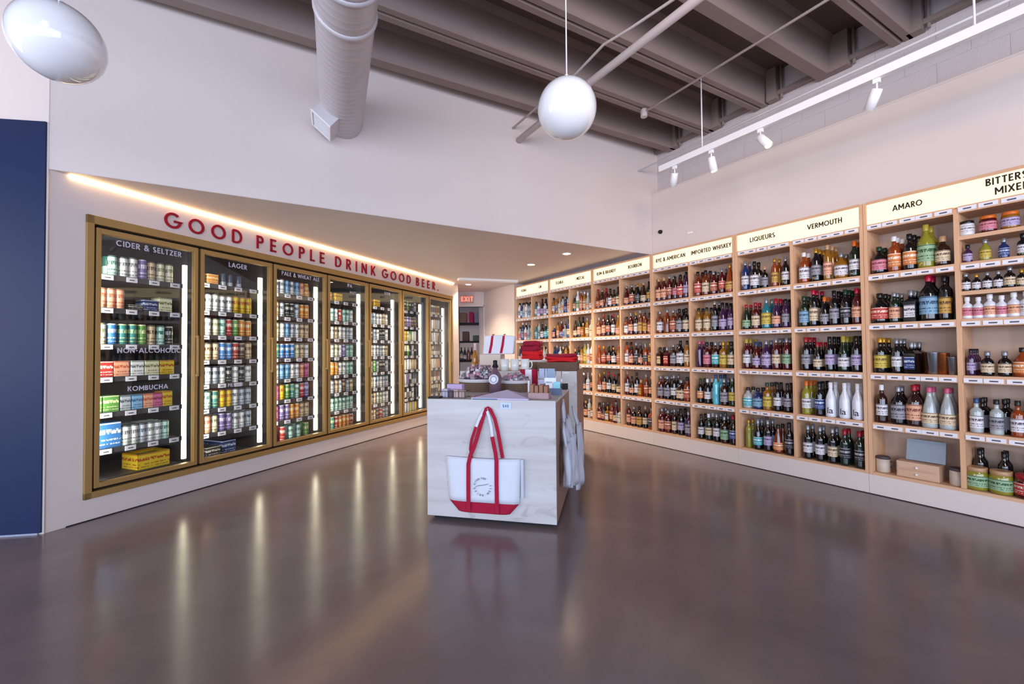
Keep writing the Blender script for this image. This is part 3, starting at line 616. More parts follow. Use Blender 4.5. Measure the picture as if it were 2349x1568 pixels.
for nm, (gs, ls, cs, a, b2) in pal.items():
    rows = []
    for r in range(5):
        row = []; n = random.choice([5, 6])
        while len(row) < n:
            kd = random.choice([B, S, U, S, TL, SL, SQ, B])
            it = (kd, random.choice(gs), random.choice(ls), random.choice(cs), random.choice([0, 1, 1]), random.uniform(.84, .98)); row.append(it)
        rows.append(row)
    bays[nm] = (a, b2, rows)
# a few colour anchors seen in the far bays
bays['mezcal'][2][0][1] = (TL, 'white', 'green', 'white', 1, .95); bays['mezcal'][2][0][2] = (TL, 'orange', 'peach', 'silver', 1, .95)
bays['brandy'][2][0][2] = (LG, 'red', None, 'red', 0, .85); bays['mezcal'][2][2][3] = (TL, 'yellow', 'yellow', 'silver', 0, .95)
bays['brandy'][2][2][0] = (SL, 'orange', None, 'orange', 0, .9); bays['bourbon'][2][4][2] = (S, 'brown', 'gold', 'black', 0, .95)
for nm, (ua, ub, rows) in bays.items():
    x0, x1 = -ua+.035, -ub-.032
    for r, row in enumerate(rows):
        if not row: continue
        n = len(row)
        for i, it in enumerate(row):
            if not it: continue
            kd, g, l, c, nb = it[:5]; sc = it[5] if len(it) > 5 else 1.0
            if r == 0 and kd == LG: sc *= .95
            x = x0+(x1-x0)*(i+.5)/n+random.uniform(-.005, .005)
            yy = .062 if kd in (LG, Q) else .05
            z = SZ[r]
            rot = random.uniform(-12, 12)
            txt = '%s %s bottle, %s, %s cap, %s from left, %s shelf, %s bay' % (KN[kd], GN.get(g, g), (l+' label') if l else 'unlabelled', c, ORD[i], ROWN[r], nm)
            bottle_at(FR @ T((x, yy, z)) @ RZ(rot) @ Matrix.Scale(sc, 4), kd, g, l, c, txt, 'bottles in the %s bay' % nm, size=-ua)
            dx = .0
            for q in range(nb):
                if yy+.082*(q+1) > .235: break
                rear_bottle(FR @ T((x+random.uniform(-.006, .006), yy+.082*(q+1)*(1.15 if kd in (LG, Q) else 1), z)) @ RZ(rot) @ Matrix.Scale(sc, 4), kd, g, l, c)
# bitters bay
x0, x1 = -.28+.02, .045+.2
def brow(z, items, cat, name, desc, y=.055, start=-.245, step=.08, sc=1.0):
    for i, it in enumerate(items):
        kd, g, l, c = it[:4]; s2 = it[4] if len(it) > 4 else sc
        bottle_at(FR @ T((start+i*step, y, z)) @ RZ(random.uniform(-8, 8)) @ Matrix.Scale(s2, 4), kd, g, l, c, '%s %s %s, %s, %s %s, %s from left, %s' % (KN[kd], GN.get(g, g), name, (l+' label') if l else 'unlabelled', c, 'lid' if kd == J else 'cap', ORD[i], desc), '%ss in the bitters bay' % name, cat, name, size=10)
brow(2.0, [(J, 'white', 'white', 'black', .95), (J, 'red', 'pink', 'orange', 1.05), (J, 'gold', 'lilac', 'orange', 1.05), (J, 'white', 'grey', 'black', 1)], 'jar', 'jar', 'top thin shelf', step=.105, start=-.235)
brow(1.805, [(SM, 'purple', 'lilac', 'black', .95), (SM, 'yellow', 'yellow', 'silver', 1.1), (SM, 'blue', 'navy', 'silver', 1), (SM, 'black', 'white', 'black', 1.1), (SM, 'purple', 'pink', 'black', 1)], 'bottle', 'bottle', 'below the jars, bitters bay', step=.088, start=-.235)
brow(1.60, [(SM, 'black', 'white', 'silver', .95), (SM, 'black', 'white', 'gold', .85), (SM, 'black', 'white', 'silver', .9), (SM, 'black', 'white', 'silver', .9), (SM, 'black', 'cream', 'silver', 1.05), (SM, 'black', 'cream', 'gold', .85), (SM, 'black', 'white', 'silver', 1.05), (SM, 'black', 'white', 'silver', .9)], 'bottle', 'bottle', 'second thin shelf, bitters bay', step=.053, start=-.248)
brow(1.40, [(SM, 'white', 'pink', 'white', 1.15), (SM, 'white', 'pink', 'white', 1.1), (SM, 'white', 'peach', 'white', 1.2), (SM, 'white', 'pink', 'white', 1.1), (SM, 'white', 'peach', 'white', 1.2), (SM, 'white', 'white', 'white', 1.2), (SM, 'brown', 'rust', 'black', 1.2)], 'bottle', 'bottle', 'above the shakers, bitters bay', step=.056, start=-.245)
brow(.995, [(B, 'purple', 'lilac', 'black', .62), (SM, 'black', 'cream', 'silver', 1.25), (SM, 'black', 'cream', 'silver', 1.25), (Q, 'orange', 'orange', 'black', .88), (Q, 'black', 'blue', 'black', .88)], 'bottle', 'bottle', 'third shelf, bitters bay', step=.082, start=-.235)
brow(.59, [(S, 'clear', 'white', 'blue', .85), (S, 'clear', 'grey', 'black', .85), (S, 'orange', 'white', 'black', .85), (S, 'black', 'grey', 'black', .85), (S, 'green', 'grey', 'black', .85)], 'bottle', 'bottle', 'fourth shelf, bitters bay', step=.098, start=-.215)
brow(.185, [(J, 'yellow', 'green', 'cork', 1.42), (J, 'yellow', 'green', 'cork', 1.42), (J, 'red', 'red', 'red', 1.42), (J, 'red', 'white', 'red', 1.42)], 'jar', 'jar', 'bottom shelf', step=.118, start=-.225, y=.07)
for i in range(3):
    for k in (0, 1):
        rear_bottle(FR @ T((-.225+i*.12, .15+k*.06, .185)) @ Matrix.Scale(.9, 4), B, 'black', 'black', 'black')
        rear_bottle(FR @ T((-.2+i*.11, .13+k*.07, .59)) @ Matrix.Scale(.85, 4), S, 'black', 'grey', 'black')
    rear_bottle(FR @ T((-.235, .11+i*.05, .995)) @ Matrix.Scale(.62, 4), B, 'purple', 'lilac', 'black')
    rear_bottle(FR @ T((.01, .11+i*.05, .995)) @ Matrix.Scale(.8, 4), Q, 'orange', 'orange', 'black')
bottle_list.sort(key=lambda q: -q[0])
nb_ = 0
for q in bottle_list:
    if q[8] == 'bottle': nb_ += 1
    if q[8] == 'bottle' and nb_ > 300: rear_bottle(q[1], q[2], q[3], q[4], q[5])
    else: make_bottle(*q[1:])
ro = rear.mb.build('bottle', rear.mats, mw=I4, kind='stuff'); tag(ro, 'bottles standing in the second and third ranks and the farthest bays', 'bottle')
# the big black writing on the three white bottles, vermouth bay
for o in [o for o in bpy.data.objects if o.get('label', '').startswith('round-shouldered white bottle, unlabelled')]:
    f = bpy.data.curves.new('print', 'FONT'); f.body = 'la'; f.size = .075; f.extrude = .0004; f.align_x = 'CENTER'
    fo = bpy.data.objects.new('print', f); COL.objects.link(fo); dg = bpy.context.evaluated_depsgraph_get()
    me = bpy.data.meshes.new_from_object(fo.evaluated_get(dg)); bpy.data.objects.remove(fo); me.materials.append(M_ink)
    for v in me.vertices:   # wrap the letters round the bottle
        a = v.co.x/.041; v.co = Vector((.0413*sin(a), -.0413*cos(a)-abs(v.co.z), .035+v.co.y))
    put(me, 'printed_letters', o)
# shaker tins in the amaro bay, third shelf
for i, (x, y, mt, s, lb) in enumerate([(.435, .05, 'steel', .95, 'steel shaker tin between bottles and copper tins, amaro bay third shelf'), (.475, .12, 'copper', .95, 'copper shaker tin behind the steel tin, amaro bay third shelf'), (.385, .06, 'copper', .92, 'middle copper shaker tin, amaro bay third shelf'), (.33, .055, 'steel', .75, 'short steel shaker tin beside the right upright, amaro bay'), (.315, .13, 'copper', .75, 'short copper tin at the right upright of the amaro bay')]):
    o = put(MB().lathe([(.030, 0), (.033, .004), (.043, .17), (.045, .175), (.042, .172), (.03, .01)], 20, cap=False).mesh('shaker_tin', [M_steel if mt == 'steel' else M_copper]), 'shaker_tin', mw=FR @ T((-x, y, .995)) @ Matrix.Scale(s, 4))
    tag(o, lb, 'shaker', 'shaker tins in the amaro bay')
# bottom shelf of the amaro bay: canisters, drawer box, tablet-like card
M_can = mat('cream_canister', '#c9b9a8', .5, var=.08, scale=20)
for x, lb in ((-.765, 'cream canister with dark lid left of the small drawer box'), (-.325, 'cream canister with dark lid right of the small drawer box')):
    t = thing('canister', lb, 'canister', FR @ T((x, .08, .185)), 'cream canisters on the bottom shelf')
    MB().lathe([(.042, 0), (.046, .003), (.046, .105)], 20).build('body', M_can, t); MB().lathe([(.043, .105), (.047, .107), (.047, .122), (.04, .126)], 20).build('lid', mat('dark_lid', '#4a4045', .5), t)
    MB().tube([(.046, 0, .09), (.068, 0, .085), (.07, 0, .055), (.046, 0, .045)], .005, 8).build('handle', mat('dark_lid', '#4a4045', .5), t)
t = thing('drawer_box', 'small pale wooden box with two stacked drawers on the bottom shelf', 'box', FR @ T((-.54, .03, .185)))
MB().box(-.125, .125, 0, .14, 0, .12).build('case', M_oak, t, bevel=.002)
for z in (.01, .062):
    dr = MB().box(-.117, .117, -.006, .002, z, z+.046).build('drawer', M_oak, t, bevel=.001)
    MB().lathe([(.004, 0), (.009, .008), (.006, .014)], 10).build('knob', M_white, dr)
    kn = COL.objects[-1]; kn.location = (0, -.006, z+.023); kn.rotation_euler = (radians(90), 0, 0)
tag(MB().box(-.115, .115, -.004, .004, 0, .165).build('display_board', mat('slate_blue_card', '#8d9aa8', .5, var=.1, scale=30), mw=FR @ T((-.51, .10, .312)) @ RX(-12), bevel=.002), 'grey-blue framed board leaning on top of the small drawer box', 'board')

# ------------------------------------------------------------------ walk-in beer cooler
ck = thing('beer_cooler', 'long brass-framed seven-door glass beer cooler set in the left wall', 'cooler', FL)
D0 = .745; X0 = .037
b = MB(); b.box(-.01, .035, -.02, .06, .158, 2.22).box(5.262, 5.30, -.02, .06, .158, 2.22).box(-.01, 5.30, -.02, .06, 2.158, 2.22).box(-.01, 5.30, -.02, .06, .158, .205)
b.build('outer_frame', M_gold, ck, bevel=.003)
MB().box(.02, 5.28, .015, .05, .19, 2.18).add([], []).build('gasket_frame', M_black, ck) if 0 else None
b = MB(); b.box(0, 5.3, .031, .08, 2.105, 2.2).box(0, 5.3, .031, .08, .17, .25)
for i in range(8):
    x = X0+i*D0; b.box(x-.03, x+.03, .031, .11, .2, 2.18)
b.build('inner_mullions', M_black, ck)
b = MB(); b.box(0, 5.3, 1.0, 1.03, .1, 2.25).box(0, 5.3, .08, 1.0, .1, .14).box(0, 5.3, .08, 1.0, 2.22, 2.25).box(-.03, 0, .07, 1.0, .1, 2.25).box(5.3, 5.33, .07, 1.0, .1, 2.25)
b.build('lining', M_dark, ck)
for i in range(7):
    x0 = X0+i*D0+.012; x1 = X0+(i+1)*D0-.012; z0, z1 = .224, 2.138
    f = MB(); wd = .031; f.box(x0, x0+wd, -.012, .03, z0, z1).box(x1-wd, x1, -.012, .03, z0, z1).box(x0+wd, x1-wd, -.012, .03, z1-.040, z1).box(x0+wd, x1-wd, -.012, .03, z0, z0+.034)
    d = f.build('door', M_gold, ck, bevel=.002)
    MB().box(x0+wd, x1-wd, .006, .010, z0+.034, z1-.04).build('glass_pane', M_pane, d)
    b = MB(); hx = x1-.017; b.box(hx-.008, hx+.008, -.045, -.033, 1.0, 1.36).box(hx-.006, hx+.006, -.035, -.012, 1.0, 1.02).box(hx-.006, hx+.006, -.035, -.012, 1.34, 1.36)
    b.build('handle', M_gold, d, bevel=.002)
    tx = {0: [('CIDER & SELTZER', .407, 2.032, .044), ('NON-ALCOHOLIC', .415, 1.210, .040), ('KOMBUCHA', .40, .912, .038)], 1: [('LAGER', 1.15, 2.025, .045), ('PILSNER', 1.13, .882, .032)], 2: [('PALE & WHEAT ALE', 1.90, 2.04, .042)], 3: [('IPA', 2.66, 2.04, .042), ('HAZY', 2.72, 1.96, .032)], 4: [('SOUR', 3.42, 2.03, .04)]}.get(i, [])
    if tx:
        mb = MB()
        for s_, cx, z, hh in tx: text_mesh(s_, hh, .17, .16, .001, 'c', None, mb, cx, z, .005)
        mb.build('door_lettering', M_wht, d)
    # unseen fill light added beside each mullion to brighten the cans
    q_ = FL @ Vector((X0+i*D0+.034, .105, 1.13)); area('cooler_fill', q_, (radians(90), 0, radians(90-AL-70)), .02, 1.8, 7, (1, .97, .88))
    # light bar on the mullion
    xl = X0+(i+1)*D0
    lb = MB().box(xl-.028, xl+.012, .165, .185, .26, 2.0).build('led_bar', M_led, ck)
    MB().box(xl+.013, xl+.03, .09, .99, .15, 2.2).build('dark_partition', M_dark2, ck)  # added full-depth sheet, keeps the oblique view into the next bay dark
cool_rows1 = [1.82, 1.56, 1.276, 1.02, .745, .465, .235]
cool_rows2 = [1.86, 1.60, 1.37, 1.135, .905, .675, .445, .205]
ctag = MB().box(-.037, .037, -.004, 0, -.019, .019, 0).box(-.018, .018, -.0046, -.004, -.006, .003, 1).mesh('price_tag', [M_tag, M_tagink])
for i in range(7):
    rows = cool_rows1 if i == 0 else cool_rows2
    x0 = X0+i*D0+.06; x1 = X0+(i+1)*D0-.04
    if i == 0: x0 -= .0
    for j, z in enumerate(rows):
        sh = MB(); sh.box(x0-.05, x1, .165, .95, z-.016, z-.001).box(x0-.05, x1, .155, .167, z-.034, z+.006); sh = sh.build('shelf', M_dark2, ck)
        n = 4
        if j < len(rows)-1:
            for q in range(n): put(ctag, 'price_tag', sh, loc=(x0+(x1-x0)*(q+.6)/n, .153, z-.018))
# cans and cartons
CANC = {'w': '#f3f2ea', 'c': '#ece4c0', 'p': '#eeb090', 'o': '#e08a2c', 'y': '#e0c030', 'r': '#b8362f', 'g': '#5f9a4a', 'm': '#bfe2d0', 'b': '#3f7fc0', 'n': '#2c3e70', 'k': '#2a2a2c', 's': '#c0c6ca', 't': '#d8c09a', 'v': '#7a68a0', 'f': '#d76a98', 'e': '#3f8a86', 'd': '#5a4640', 'l': '#86b8d8'}
CNAME = {'w': 'white', 'c': 'cream', 'p': 'peach', 'o': 'orange', 'y': 'yellow', 'r': 'red', 'g': 'green', 'm': 'mint', 'b': 'blue', 'n': 'navy', 'k': 'black', 's': 'silver', 't': 'tan', 'v': 'violet', 'f': 'pink', 'e': 'teal', 'd': 'brown', 'l': 'pale blue'}
def can_mat(ch):
    nm = 'can_'+ch
    if nm in MATS: return MATS[nm]
    inks = {'w': '#6a7078', 'c': '#6d7a4a', 'p': '#c0502c', 'o': '#f4e2b0', 'y': '#b0501c', 'r': '#f0e0d0', 'g': '#e8e8b0', 'm': '#2c6a5c', 'b': '#e8eef4', 'n': '#c8d0e0', 'k': '#c8c4b8', 's': '#3c4a60', 't': '#5c3c28', 'v': '#e8e0f0', 'f': '#7a1f4a', 'e': '#d8e8a0', 'd': '#d8b890', 'l': '#2a5a90'}
    m = label_mat('can_'+ch, CANC[ch], inks[ch]); MATS[nm] = m; m.node_tree.nodes['Principled BSDF'].inputs['Roughness'].default_value = .32; return m
M_lid = mat('can_lid', '#b9bcc0', .3, metal=.8)
cl = MB().lathe([(.024, 0), (.0305, .008), (.0305, .142), (.0262, .152)], 14, cap=False, mi=0).lathe([(.0262, .152), (.0262, .155), (.024, .1535), (.0005, .1525)], 14, cap=False, mi=1)
canm = cl.mesh('can', [None, M_lid])
botm = MB().lathe([(.027, 0), (.030, .004), (.030, .11), (.026, .135), (.0135, .175), (.0125, .215)], 12).mesh('bottle', [None])
cans = []; crear = Stuff()
DN = ['the first (nearest) cooler door', 'the second cooler door', 'the third cooler door', 'the middle cooler door', 'the fifth cooler door', 'the sixth cooler door', 'the last cooler door']
RN = ['top', 'second', 'third', 'fourth', 'fifth', 'sixth', 'seventh', 'bottom']
def row_cans(i, j, s):
    rows = cool_rows1 if i == 0 else cool_rows2; z = rows[j]
    x0 = X0+i*D0+.075; x1 = X0+(i+1)*D0-.125
    n = len(s); st = (x1-x0)/max(n-1, 1)
    for q, ch in enumerate(s):
        if ch == '.': continue
        x = x0+st*q+random.uniform(-.003, .003); sc = random.uniform(.97, 1.02)
        if 'botrow' == '': pass
        cans.append((i, j, q, ch, FL @ T((x, .205, z)) @ RZ(random.uniform(0, 360)) @ Matrix.Diagonal((sc, sc, sc*1.1, 1))))
        for k in range(1, 4):
            M = FL @ T((x, .205+.07*k, z)) @ Matrix.Diagonal((sc, sc, sc*1.1, 1))
            crear.add_mesh(canm, M, can_mat(ch))
def carton(i, j, x, w_, h_, d_, ch, lb, y=.18, ink=None):
    rows = cool_rows1 if i == 0 else cool_rows2
    o = MB().box(-w_/2, w_/2, 0, d_, 0, h_).build('carton', can_mat(ch), mw=FL @ T((x, y, rows[j]+.001)), bevel=.003)
    tag(o, lb, 'carton', 'cartons in the cooler'); return o
# door 1
row_cans(0, 0, 'f.mwwvtcc'); row_cans(0, 2, 'rcbeegtmk')
for q, x in enumerate((.115, .175, .235, .295)):
    cans.append((0, 1, q, 'p' if q else 'o', FL @ T((x, .205, 1.56)) @ Matrix.Scale(1.05, 4)))
carton(0, 1, .40, .10, .045, .12, 'k', 'low dark can tray on the second shelf of the first cooler door')
carton(0, 1, .505, .10, .095, .12, 'n', 'navy and red four-pack carton, second shelf, first cooler door')
carton(0, 1, .62, .10, .125, .12, 'c', 'cream carton beside the light bar, second shelf, first cooler door')
for x, w_, ch, lb in ((.105, .06, 'o', 'narrow orange carton at the left end of the fourth shelf'), (.195, .11, 'r', 'red-orange carton second on the fourth shelf, first cooler door'), (.305, .10, 'p', 'peach carton third on the fourth shelf, first cooler door'), (.415, .09, 'w', 'white and red carton in the middle of the fourth shelf'), (.52, .105, 'c', 'cream carton with yellow print, fourth shelf, first cooler door'), (.635, .11, 'y', 'yellow carton beside the light bar, fourth shelf, first door')):
    carton(0, 3, x, w_, .125, .12, ch, lb)
for x, w_, h_, ch, lb in ((.13, .10, .13, 'g', 'green carton at the left end of the fifth shelf'), (.24, .10, .13, 'g', 'green carton second on the fifth shelf, first cooler door'), (.335, .07, .12, 's', 'silver can pack on the fifth shelf, first cooler door'), (.415, .075, .12, 'l', 'pale blue can pack on the fifth shelf, first cooler door'), (.495, .07, .12, 'p', 'peach can pack on the fifth shelf, first cooler door'), (.565, .065, .12, 'f', 'pink can pack on the fifth shelf, first cooler door'), (.64, .075, .13, 'y', 'yellow carton at the right end of the fifth shelf, first door')):
    carton(0, 4, x, w_, h_, .12, ch, lb)
carton(0, 5, .10, .07, .20, .12, 'o', 'tall orange carton at the left end of the sixth shelf')
carton(0, 5, .225, .16, .20, .14, 'b', 'big blue carton on the sixth shelf, first cooler door')
for q, (x, ch) in enumerate(((.345, 'w'), (.40, 'w'), (.46, 's'), (.515, 'w'), (.57, 'w'), (.63, 'm'))):
    cans.append((0, 5, q, ch, FL @ T((x, .205, .465)) @ Matrix.Scale(1.03, 4)))
    for k in range(1, 4): crear.add_mesh(canm, FL @ T((x, .205+.07*k, .465)), can_mat(ch))
t = thing('beer_case', 'yellow open-topped beer case at the bottom right of the first door', 'carton', FL @ T((.55, .20, .236)))
b = MB(); b.box(-.12, .12, 0, .004, 0, .13).box(-.12, .12, .216, .22, 0, .13).box(-.12, -.116, 0, .22, 0, .13).box(.116, .12, 0, .22, 0, .13).box(-.12, .12, 0, .22, 0, .004)
b.build('case', can_mat('y'), t)
b = MB()
for a in range(4):
    for c_ in range(3): b.lathe([(.026, .005), (.026, .10), (.02, .105)], 10, c=(-.085+a*.057, .04+c_*.07, 0))
b.build('can_tops', M_lid, t, kind='stuff')
t = thing('beer_bottle', 'small dark beer bottle with pale label standing bottom left in the first door', 'bottle', FL @ T((.11, .22, .236)) @ Matrix.Scale(.9, 4))
put(botm, 'glass_body', t, mats=[M_gl['brown']]); MB().lathe([(.0305, .03), (.0305, .09)], 12, cap=False).build('paper_label', M_lb['white'], t); MB().lathe([(.0145, .205), (.0145, .22)], 10).build('cap', M_cp['white'], t)
# doors 2-7
R_ = {
 1: ['', 'wwwwwwyyy', 'ptwcmrgoo', 'wwttbbrdt', 'wkwswkwkw', 'ccmeyywss', 'oopcvvwws', ''],
 2: ['yssslslpo', 'wltskksoo', 'twcwlswtt', 'wwebbbctw', 'swwllwwpf', 'wwfygemrv', 'fffvvoott', 'fvrmmg'],
 3: ['', 'rwrmwrmmw', 'wwtwtwwsw', 'wcwwcwvmm', 'wwwoowwmm', 'ccwstwdst', 'mmmmmmmmm', 'egoerooor'],
 4: ['', 'llslswwtw', 'rkkkswkkw', 'rdswwsswt', 'ksssgskks', 'cwwcwswss', 'wwsstwcww', 'tddstdrss'],
 5: ['kgkskgkks', 'ddrddvvdd', 'pptyycgww', 'ksgkkgksk', 'wcsscwwtt', 'svsssvkss', 'wkkskwkwk', 'ssgsssysy'],
 6: ['wcwtcwwyc', 'sspcswtss', 'wtwtwswtw', 'ccwsctwst', 'pwtpwcwtp', 'wtwcwtwpw', 'tstwtstwt', 'pptptrptp']}
for i, rr in R_.items():
    for j, s in enumerate(rr):
        if s: row_cans(i, j, s)
carton(1, 0, .905, .09, .10, .12, 's', 'silver-blue carton at the left of the top shelf, second cooler door')
carton(1, 0, 1.03, .10, .10, .12, 'o', 'orange carton on the top shelf of the second cooler door')
for q, x in enumerate((1.14, 1.21, 1.30)):
    cans.append((1, 0, q, 's', FL @ T((x, .205, 1.86)) @ Matrix.Scale(.8, 4)))
carton(1, 7, .90, .13, .10, .2, 't', 'tan can tray at the bottom left of the second cooler door', y=.2)
carton(1, 7, 1.05, .14, .10, .2, 'k', 'black can tray at the bottom centre of the second cooler door', y=.2)
carton(1, 7, 1.22, .14, .13, .3, 'n', 'navy can tray at the bottom right of the second cooler door', y=.22)
carton(3, 0, 2.45, .16, .11, .12, 'o', 'orange box standing for a reflection at the top of the middle cooler door')  # top shelf is bare; this box is put in for a reflection
carton(3, 0, 2.66, .12, .11, .12, 'y', 'yellow carton on the top shelf of the middle cooler door')
carton(4, 0, 3.22, .14, .11, .12, 'o', 'orange carton on the top shelf of the fifth cooler door')
carton(4, 0, 3.42, .12, .11, .12, 'y', 'yellow-green carton on the top shelf of the fifth cooler door')
carton(4, 2, 3.10, .09, .15, .12, 'r', 'red and pale carton on the third shelf of the fifth cooler door')
for n, (i, j, q, ch, M) in enumerate(cans):
    if n < 300:
        o = put(canm, 'can', mw=M, mats=[can_mat(ch), M_lid])
        tag(o, '%s drinks can, %s from left on the %s shelf behind %s' % (CNAME[ch], ORD[q], RN[j], DN[i]), 'can', 'cans behind '+DN[i])
    else:
        crear.add_mesh(canm, M, can_mat(ch))
cro = crear.mb.build('can', crear.mats, mw=I4, kind='stuff'); tag(cro, 'cans ranked behind the front ones and behind the farthest cooler doors', 'can')

# ------------------------------------------------------------------ display tables
FTop = .86
t1 = thing('display_table', 'whitewashed plywood cube table with a tote bag hung on its front', 'table', FC)
MB().box(0, .93, 0, .018, .03, .86).build('front_panel', M_wash, t1, bevel=.0015)
MB().box(0, .018, .018, .95, .03, .842).build('side_panel', M_wash, t1); MB().box(.912, .93, .018, .95, .03, .842).build('side_panel', M_edge, t1)
MB().box(.018, .912, .932, .95, .03, .842).build('back_panel', M_wash, t1)
MB().box(.0, .93, .018, .95, .842, .86).build('top_panel', M_wash, t1, bevel=.0015)
MB().box(.04, .89, .04, .91, 0, .03).build('plinth', M_black, t1)
F2 = FC @ T((-.2, 1.27, 0))
t2 = thing('display_table', 'taller plywood display table standing behind the cube table', 'table', F2)
MB().box(0, 1.176, 0, .018, .02, 1.0).build('front_panel', M_wash, t2, bevel=.0015)
MB().box(1.158, 1.176, .018, .96, .02, .982).build('side_panel', M_edge, t2); MB().box(0, .018, .018, .96, .02, .982).build('side_panel', M_wash, t2)
MB().box(0, 1.176, .018, .96, .982, 1.0).build('top_panel', M_edge, t2, bevel=.0015); MB().box(.03, 1.14, .03, .93, 0, .02).build('plinth', M_black, t2)
# price card on the table front
t = thing('price_card', 'small clear card holder reading $48 on the table front', 'price card', FC @ T((.585, 0, .822)))
MB().box(-.04, .04, -.006, 0, -.022, .022).build('holder', mat('acrylic_card', '#c6d2e6', .2), t, bevel=.001); text_mesh('$48', .02, .2, .2, .001, 'c', None, None, 0, -.012, -.0065).build('print', mat('card_ink', '#6f86a8'), t)

# tote bag hung on the front
tb = thing('tote_bag', 'white canvas tote with red base and straps hung on the table front', 'bag', FC)
yb = -.055
def lid_poly(): pass
b = MB(); xs0, xs1, zt, zb_, zr = .152, .70, .462, .095, .185
# body as a gently bulging grid
def body_grid(z0, z1, xl0, xr0, xl1, xr1, mi, nx=14, nz=8, yoff=0.0, bul=.018):
    vs = []; fs = []
    for side in (0, 1):
        for j in range(nz+1):
            f = j/nz; z = z0+(z1-z0)*f; xl = xl0+(xl1-xl0)*f; xr = xr0+(xr1-xr0)*f
            for i in range(nx+1):
                g = i/nx; x = xl+(xr-xl)*g
                y = -.026-bul*sin(pi*g)**.6*(1-.15*f)-.003*sin(9*g+3*f) if side == 0 else -.004
                if g in (0, 1) and side == 0: y = -.02
                vs.append((x, y+yoff, z+.006*sin(pi*g)*(-1 if f > .9 else 0)))
    k = (nx+1)*(nz+1)
    for j in range(nz):
        for i in range(nx):
            a = j*(nx+1)+i; fs.append((a, a+1, a+nx+2, a+nx+1)); fs.append((k+a, k+a+nx+1, k+a+nx+2, k+a+1))
    for i in range(nx): fs.append((i, k+i, k+i+1, i+1)); a = nz*(nx+1)+i; fs.append((a, a+1, k+a+1, k+a))
    for j in range(nz): a = j*(nx+1); fs.append((a, a+nx+1, k+a+nx+1, k+a)); a = a+nx; fs.append((a, k+a, k+a+nx+1, a+nx+1))
    return MB().add(vs, fs, mi, True)
body_grid(.159, .462, .176, .678, .150, .690, 0).build('bag_body', M_canvas, tb)
body_grid(.086, .160, .245, .612, .176, .678, 0, yoff=-.0005).build('bag_base', M_strap, tb)
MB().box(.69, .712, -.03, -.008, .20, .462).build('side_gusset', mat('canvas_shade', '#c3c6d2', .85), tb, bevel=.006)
def strap(pts, w_=.030, nm='strap'):
    b = MB(); k = len(pts); vs = []
    for i, p in enumerate(pts):
        a = Vector(pts[max(i-1, 0)]); c = Vector(pts[min(i+1, k-1)]); d = c-a; n = Vector((d.z, 0, -d.x)).normalized()*w_/2; P = Vector(p)
        vs += [P-n+Vector((0, -.0015, 0)), P+n+Vector((0, -.0015, 0)), P+n+Vector((0, .0015, 0)), P-n+Vector((0, .0015, 0))]
    fs = []
    for i in range(k-1):
        a = 4*i; c = 4*i+4
        for e in range(4): fs.append((a+e, a+(e+1) % 4, c+(e+1) % 4, c+e))
    fs += [(0, 3, 2, 1), (4*k-4, 4*k-3, 4*k-2, 4*k-1)]
    b.add(vs, fs); return b.build(nm, M_strap, tb)
strap([(.326, -.050, .095), (.326, -.052, .17), (.326, -.052, .30), (.327, -.050, .42), (.340, -.044, .479), (.364, -.040, .534), (.381, -.036, .586), (.404, -.030, .666), (.420, -.026, .718)], .028)
strap([(.530, -.052, .095), (.529, -.053, .17), (.528, -.053, .30), (.528, -.050, .45), (.520, -.042, .50), (.508, -.038, .55), (.495, -.034, .611)], .028)
strap([(.340, -.014, .455), (.333, -.022, .521), (.344, -.026, .585), (.376, -.026, .674)], .020)
strap([(.420, -.020, .718), (.436, -.017, .77), (.449, -.016, .800), (.459, -.017, .806), (.480, -.018, .792), (.511, -.022, .731), (.533, -.024, .643), (.547, -.022, .562), (.562, -.014, .463)], .024)
for pts_ in ([(.376, -.024, .674), (.404, -.020, .742), (.436, -.014, .795)], [(.495, -.030, .611), (.486, -.026, .678), (.469, -.022, .747), (.449, -.014, .798)]):
    o = strap(pts_, .018, 'strap_lining'); o.data.materials[0] = M_canvas; o['label'] = 'white underside of strap'
MB().tube([(.463, .0, .795), (.463, -.03, .795), (.463, -.034, .803)], .004, 8).build('hook', M_steel, t1)
# round logo on the bag
lg = MB()
def arc_text(s, cx, cz, R, a0, a1, hh, mb, flip):
    n = len(s)
    for i, c in enumerate(s):
        if c == ' ': continue
        a = radians(a0+(a1-a0)*(i/(n-1))); wdt, sts, cl_ = glyph(c, .2)
        for st in sts:
            pts = []
            for px, pz in st:
                lx = (px-wdt/2)*hh; lz = (pz-.5)*hh
                if flip: rx = cos(a)*(R-lz)-sin(a)*(-lx)*1; rz = sin(a)*(R-lz)+cos(a)*(-lx)*(-1)*-1
                th = a-pi/2 if not flip else a+pi/2
                X_ = lx*cos(th)-lz*sin(th); Z_ = lx*sin(th)+lz*cos(th)
                pts.append((cx+R*cos(a)+X_, cz+R*sin(a)+Z_))
            mb.ribbon(pts, .2*hh, -.0535, -.052, closed=cl_)
arc_text('BITTER', .427, .27, .058, 165, 115, .012, lg, False); arc_text('THE', .427, .27, .058, 96, 70, .013, lg, False); arc_text('DRINK WELL', .427, .27, .058, 195, 372, .014, lg, True)
lg.ribbon([(.375, .266), (.40, .277), (.43, .281), (.468, .292)], .0035, -.0535, -.052)
lg.build('printed_logo', mat('logo_ink', '#7d8496'), tb)
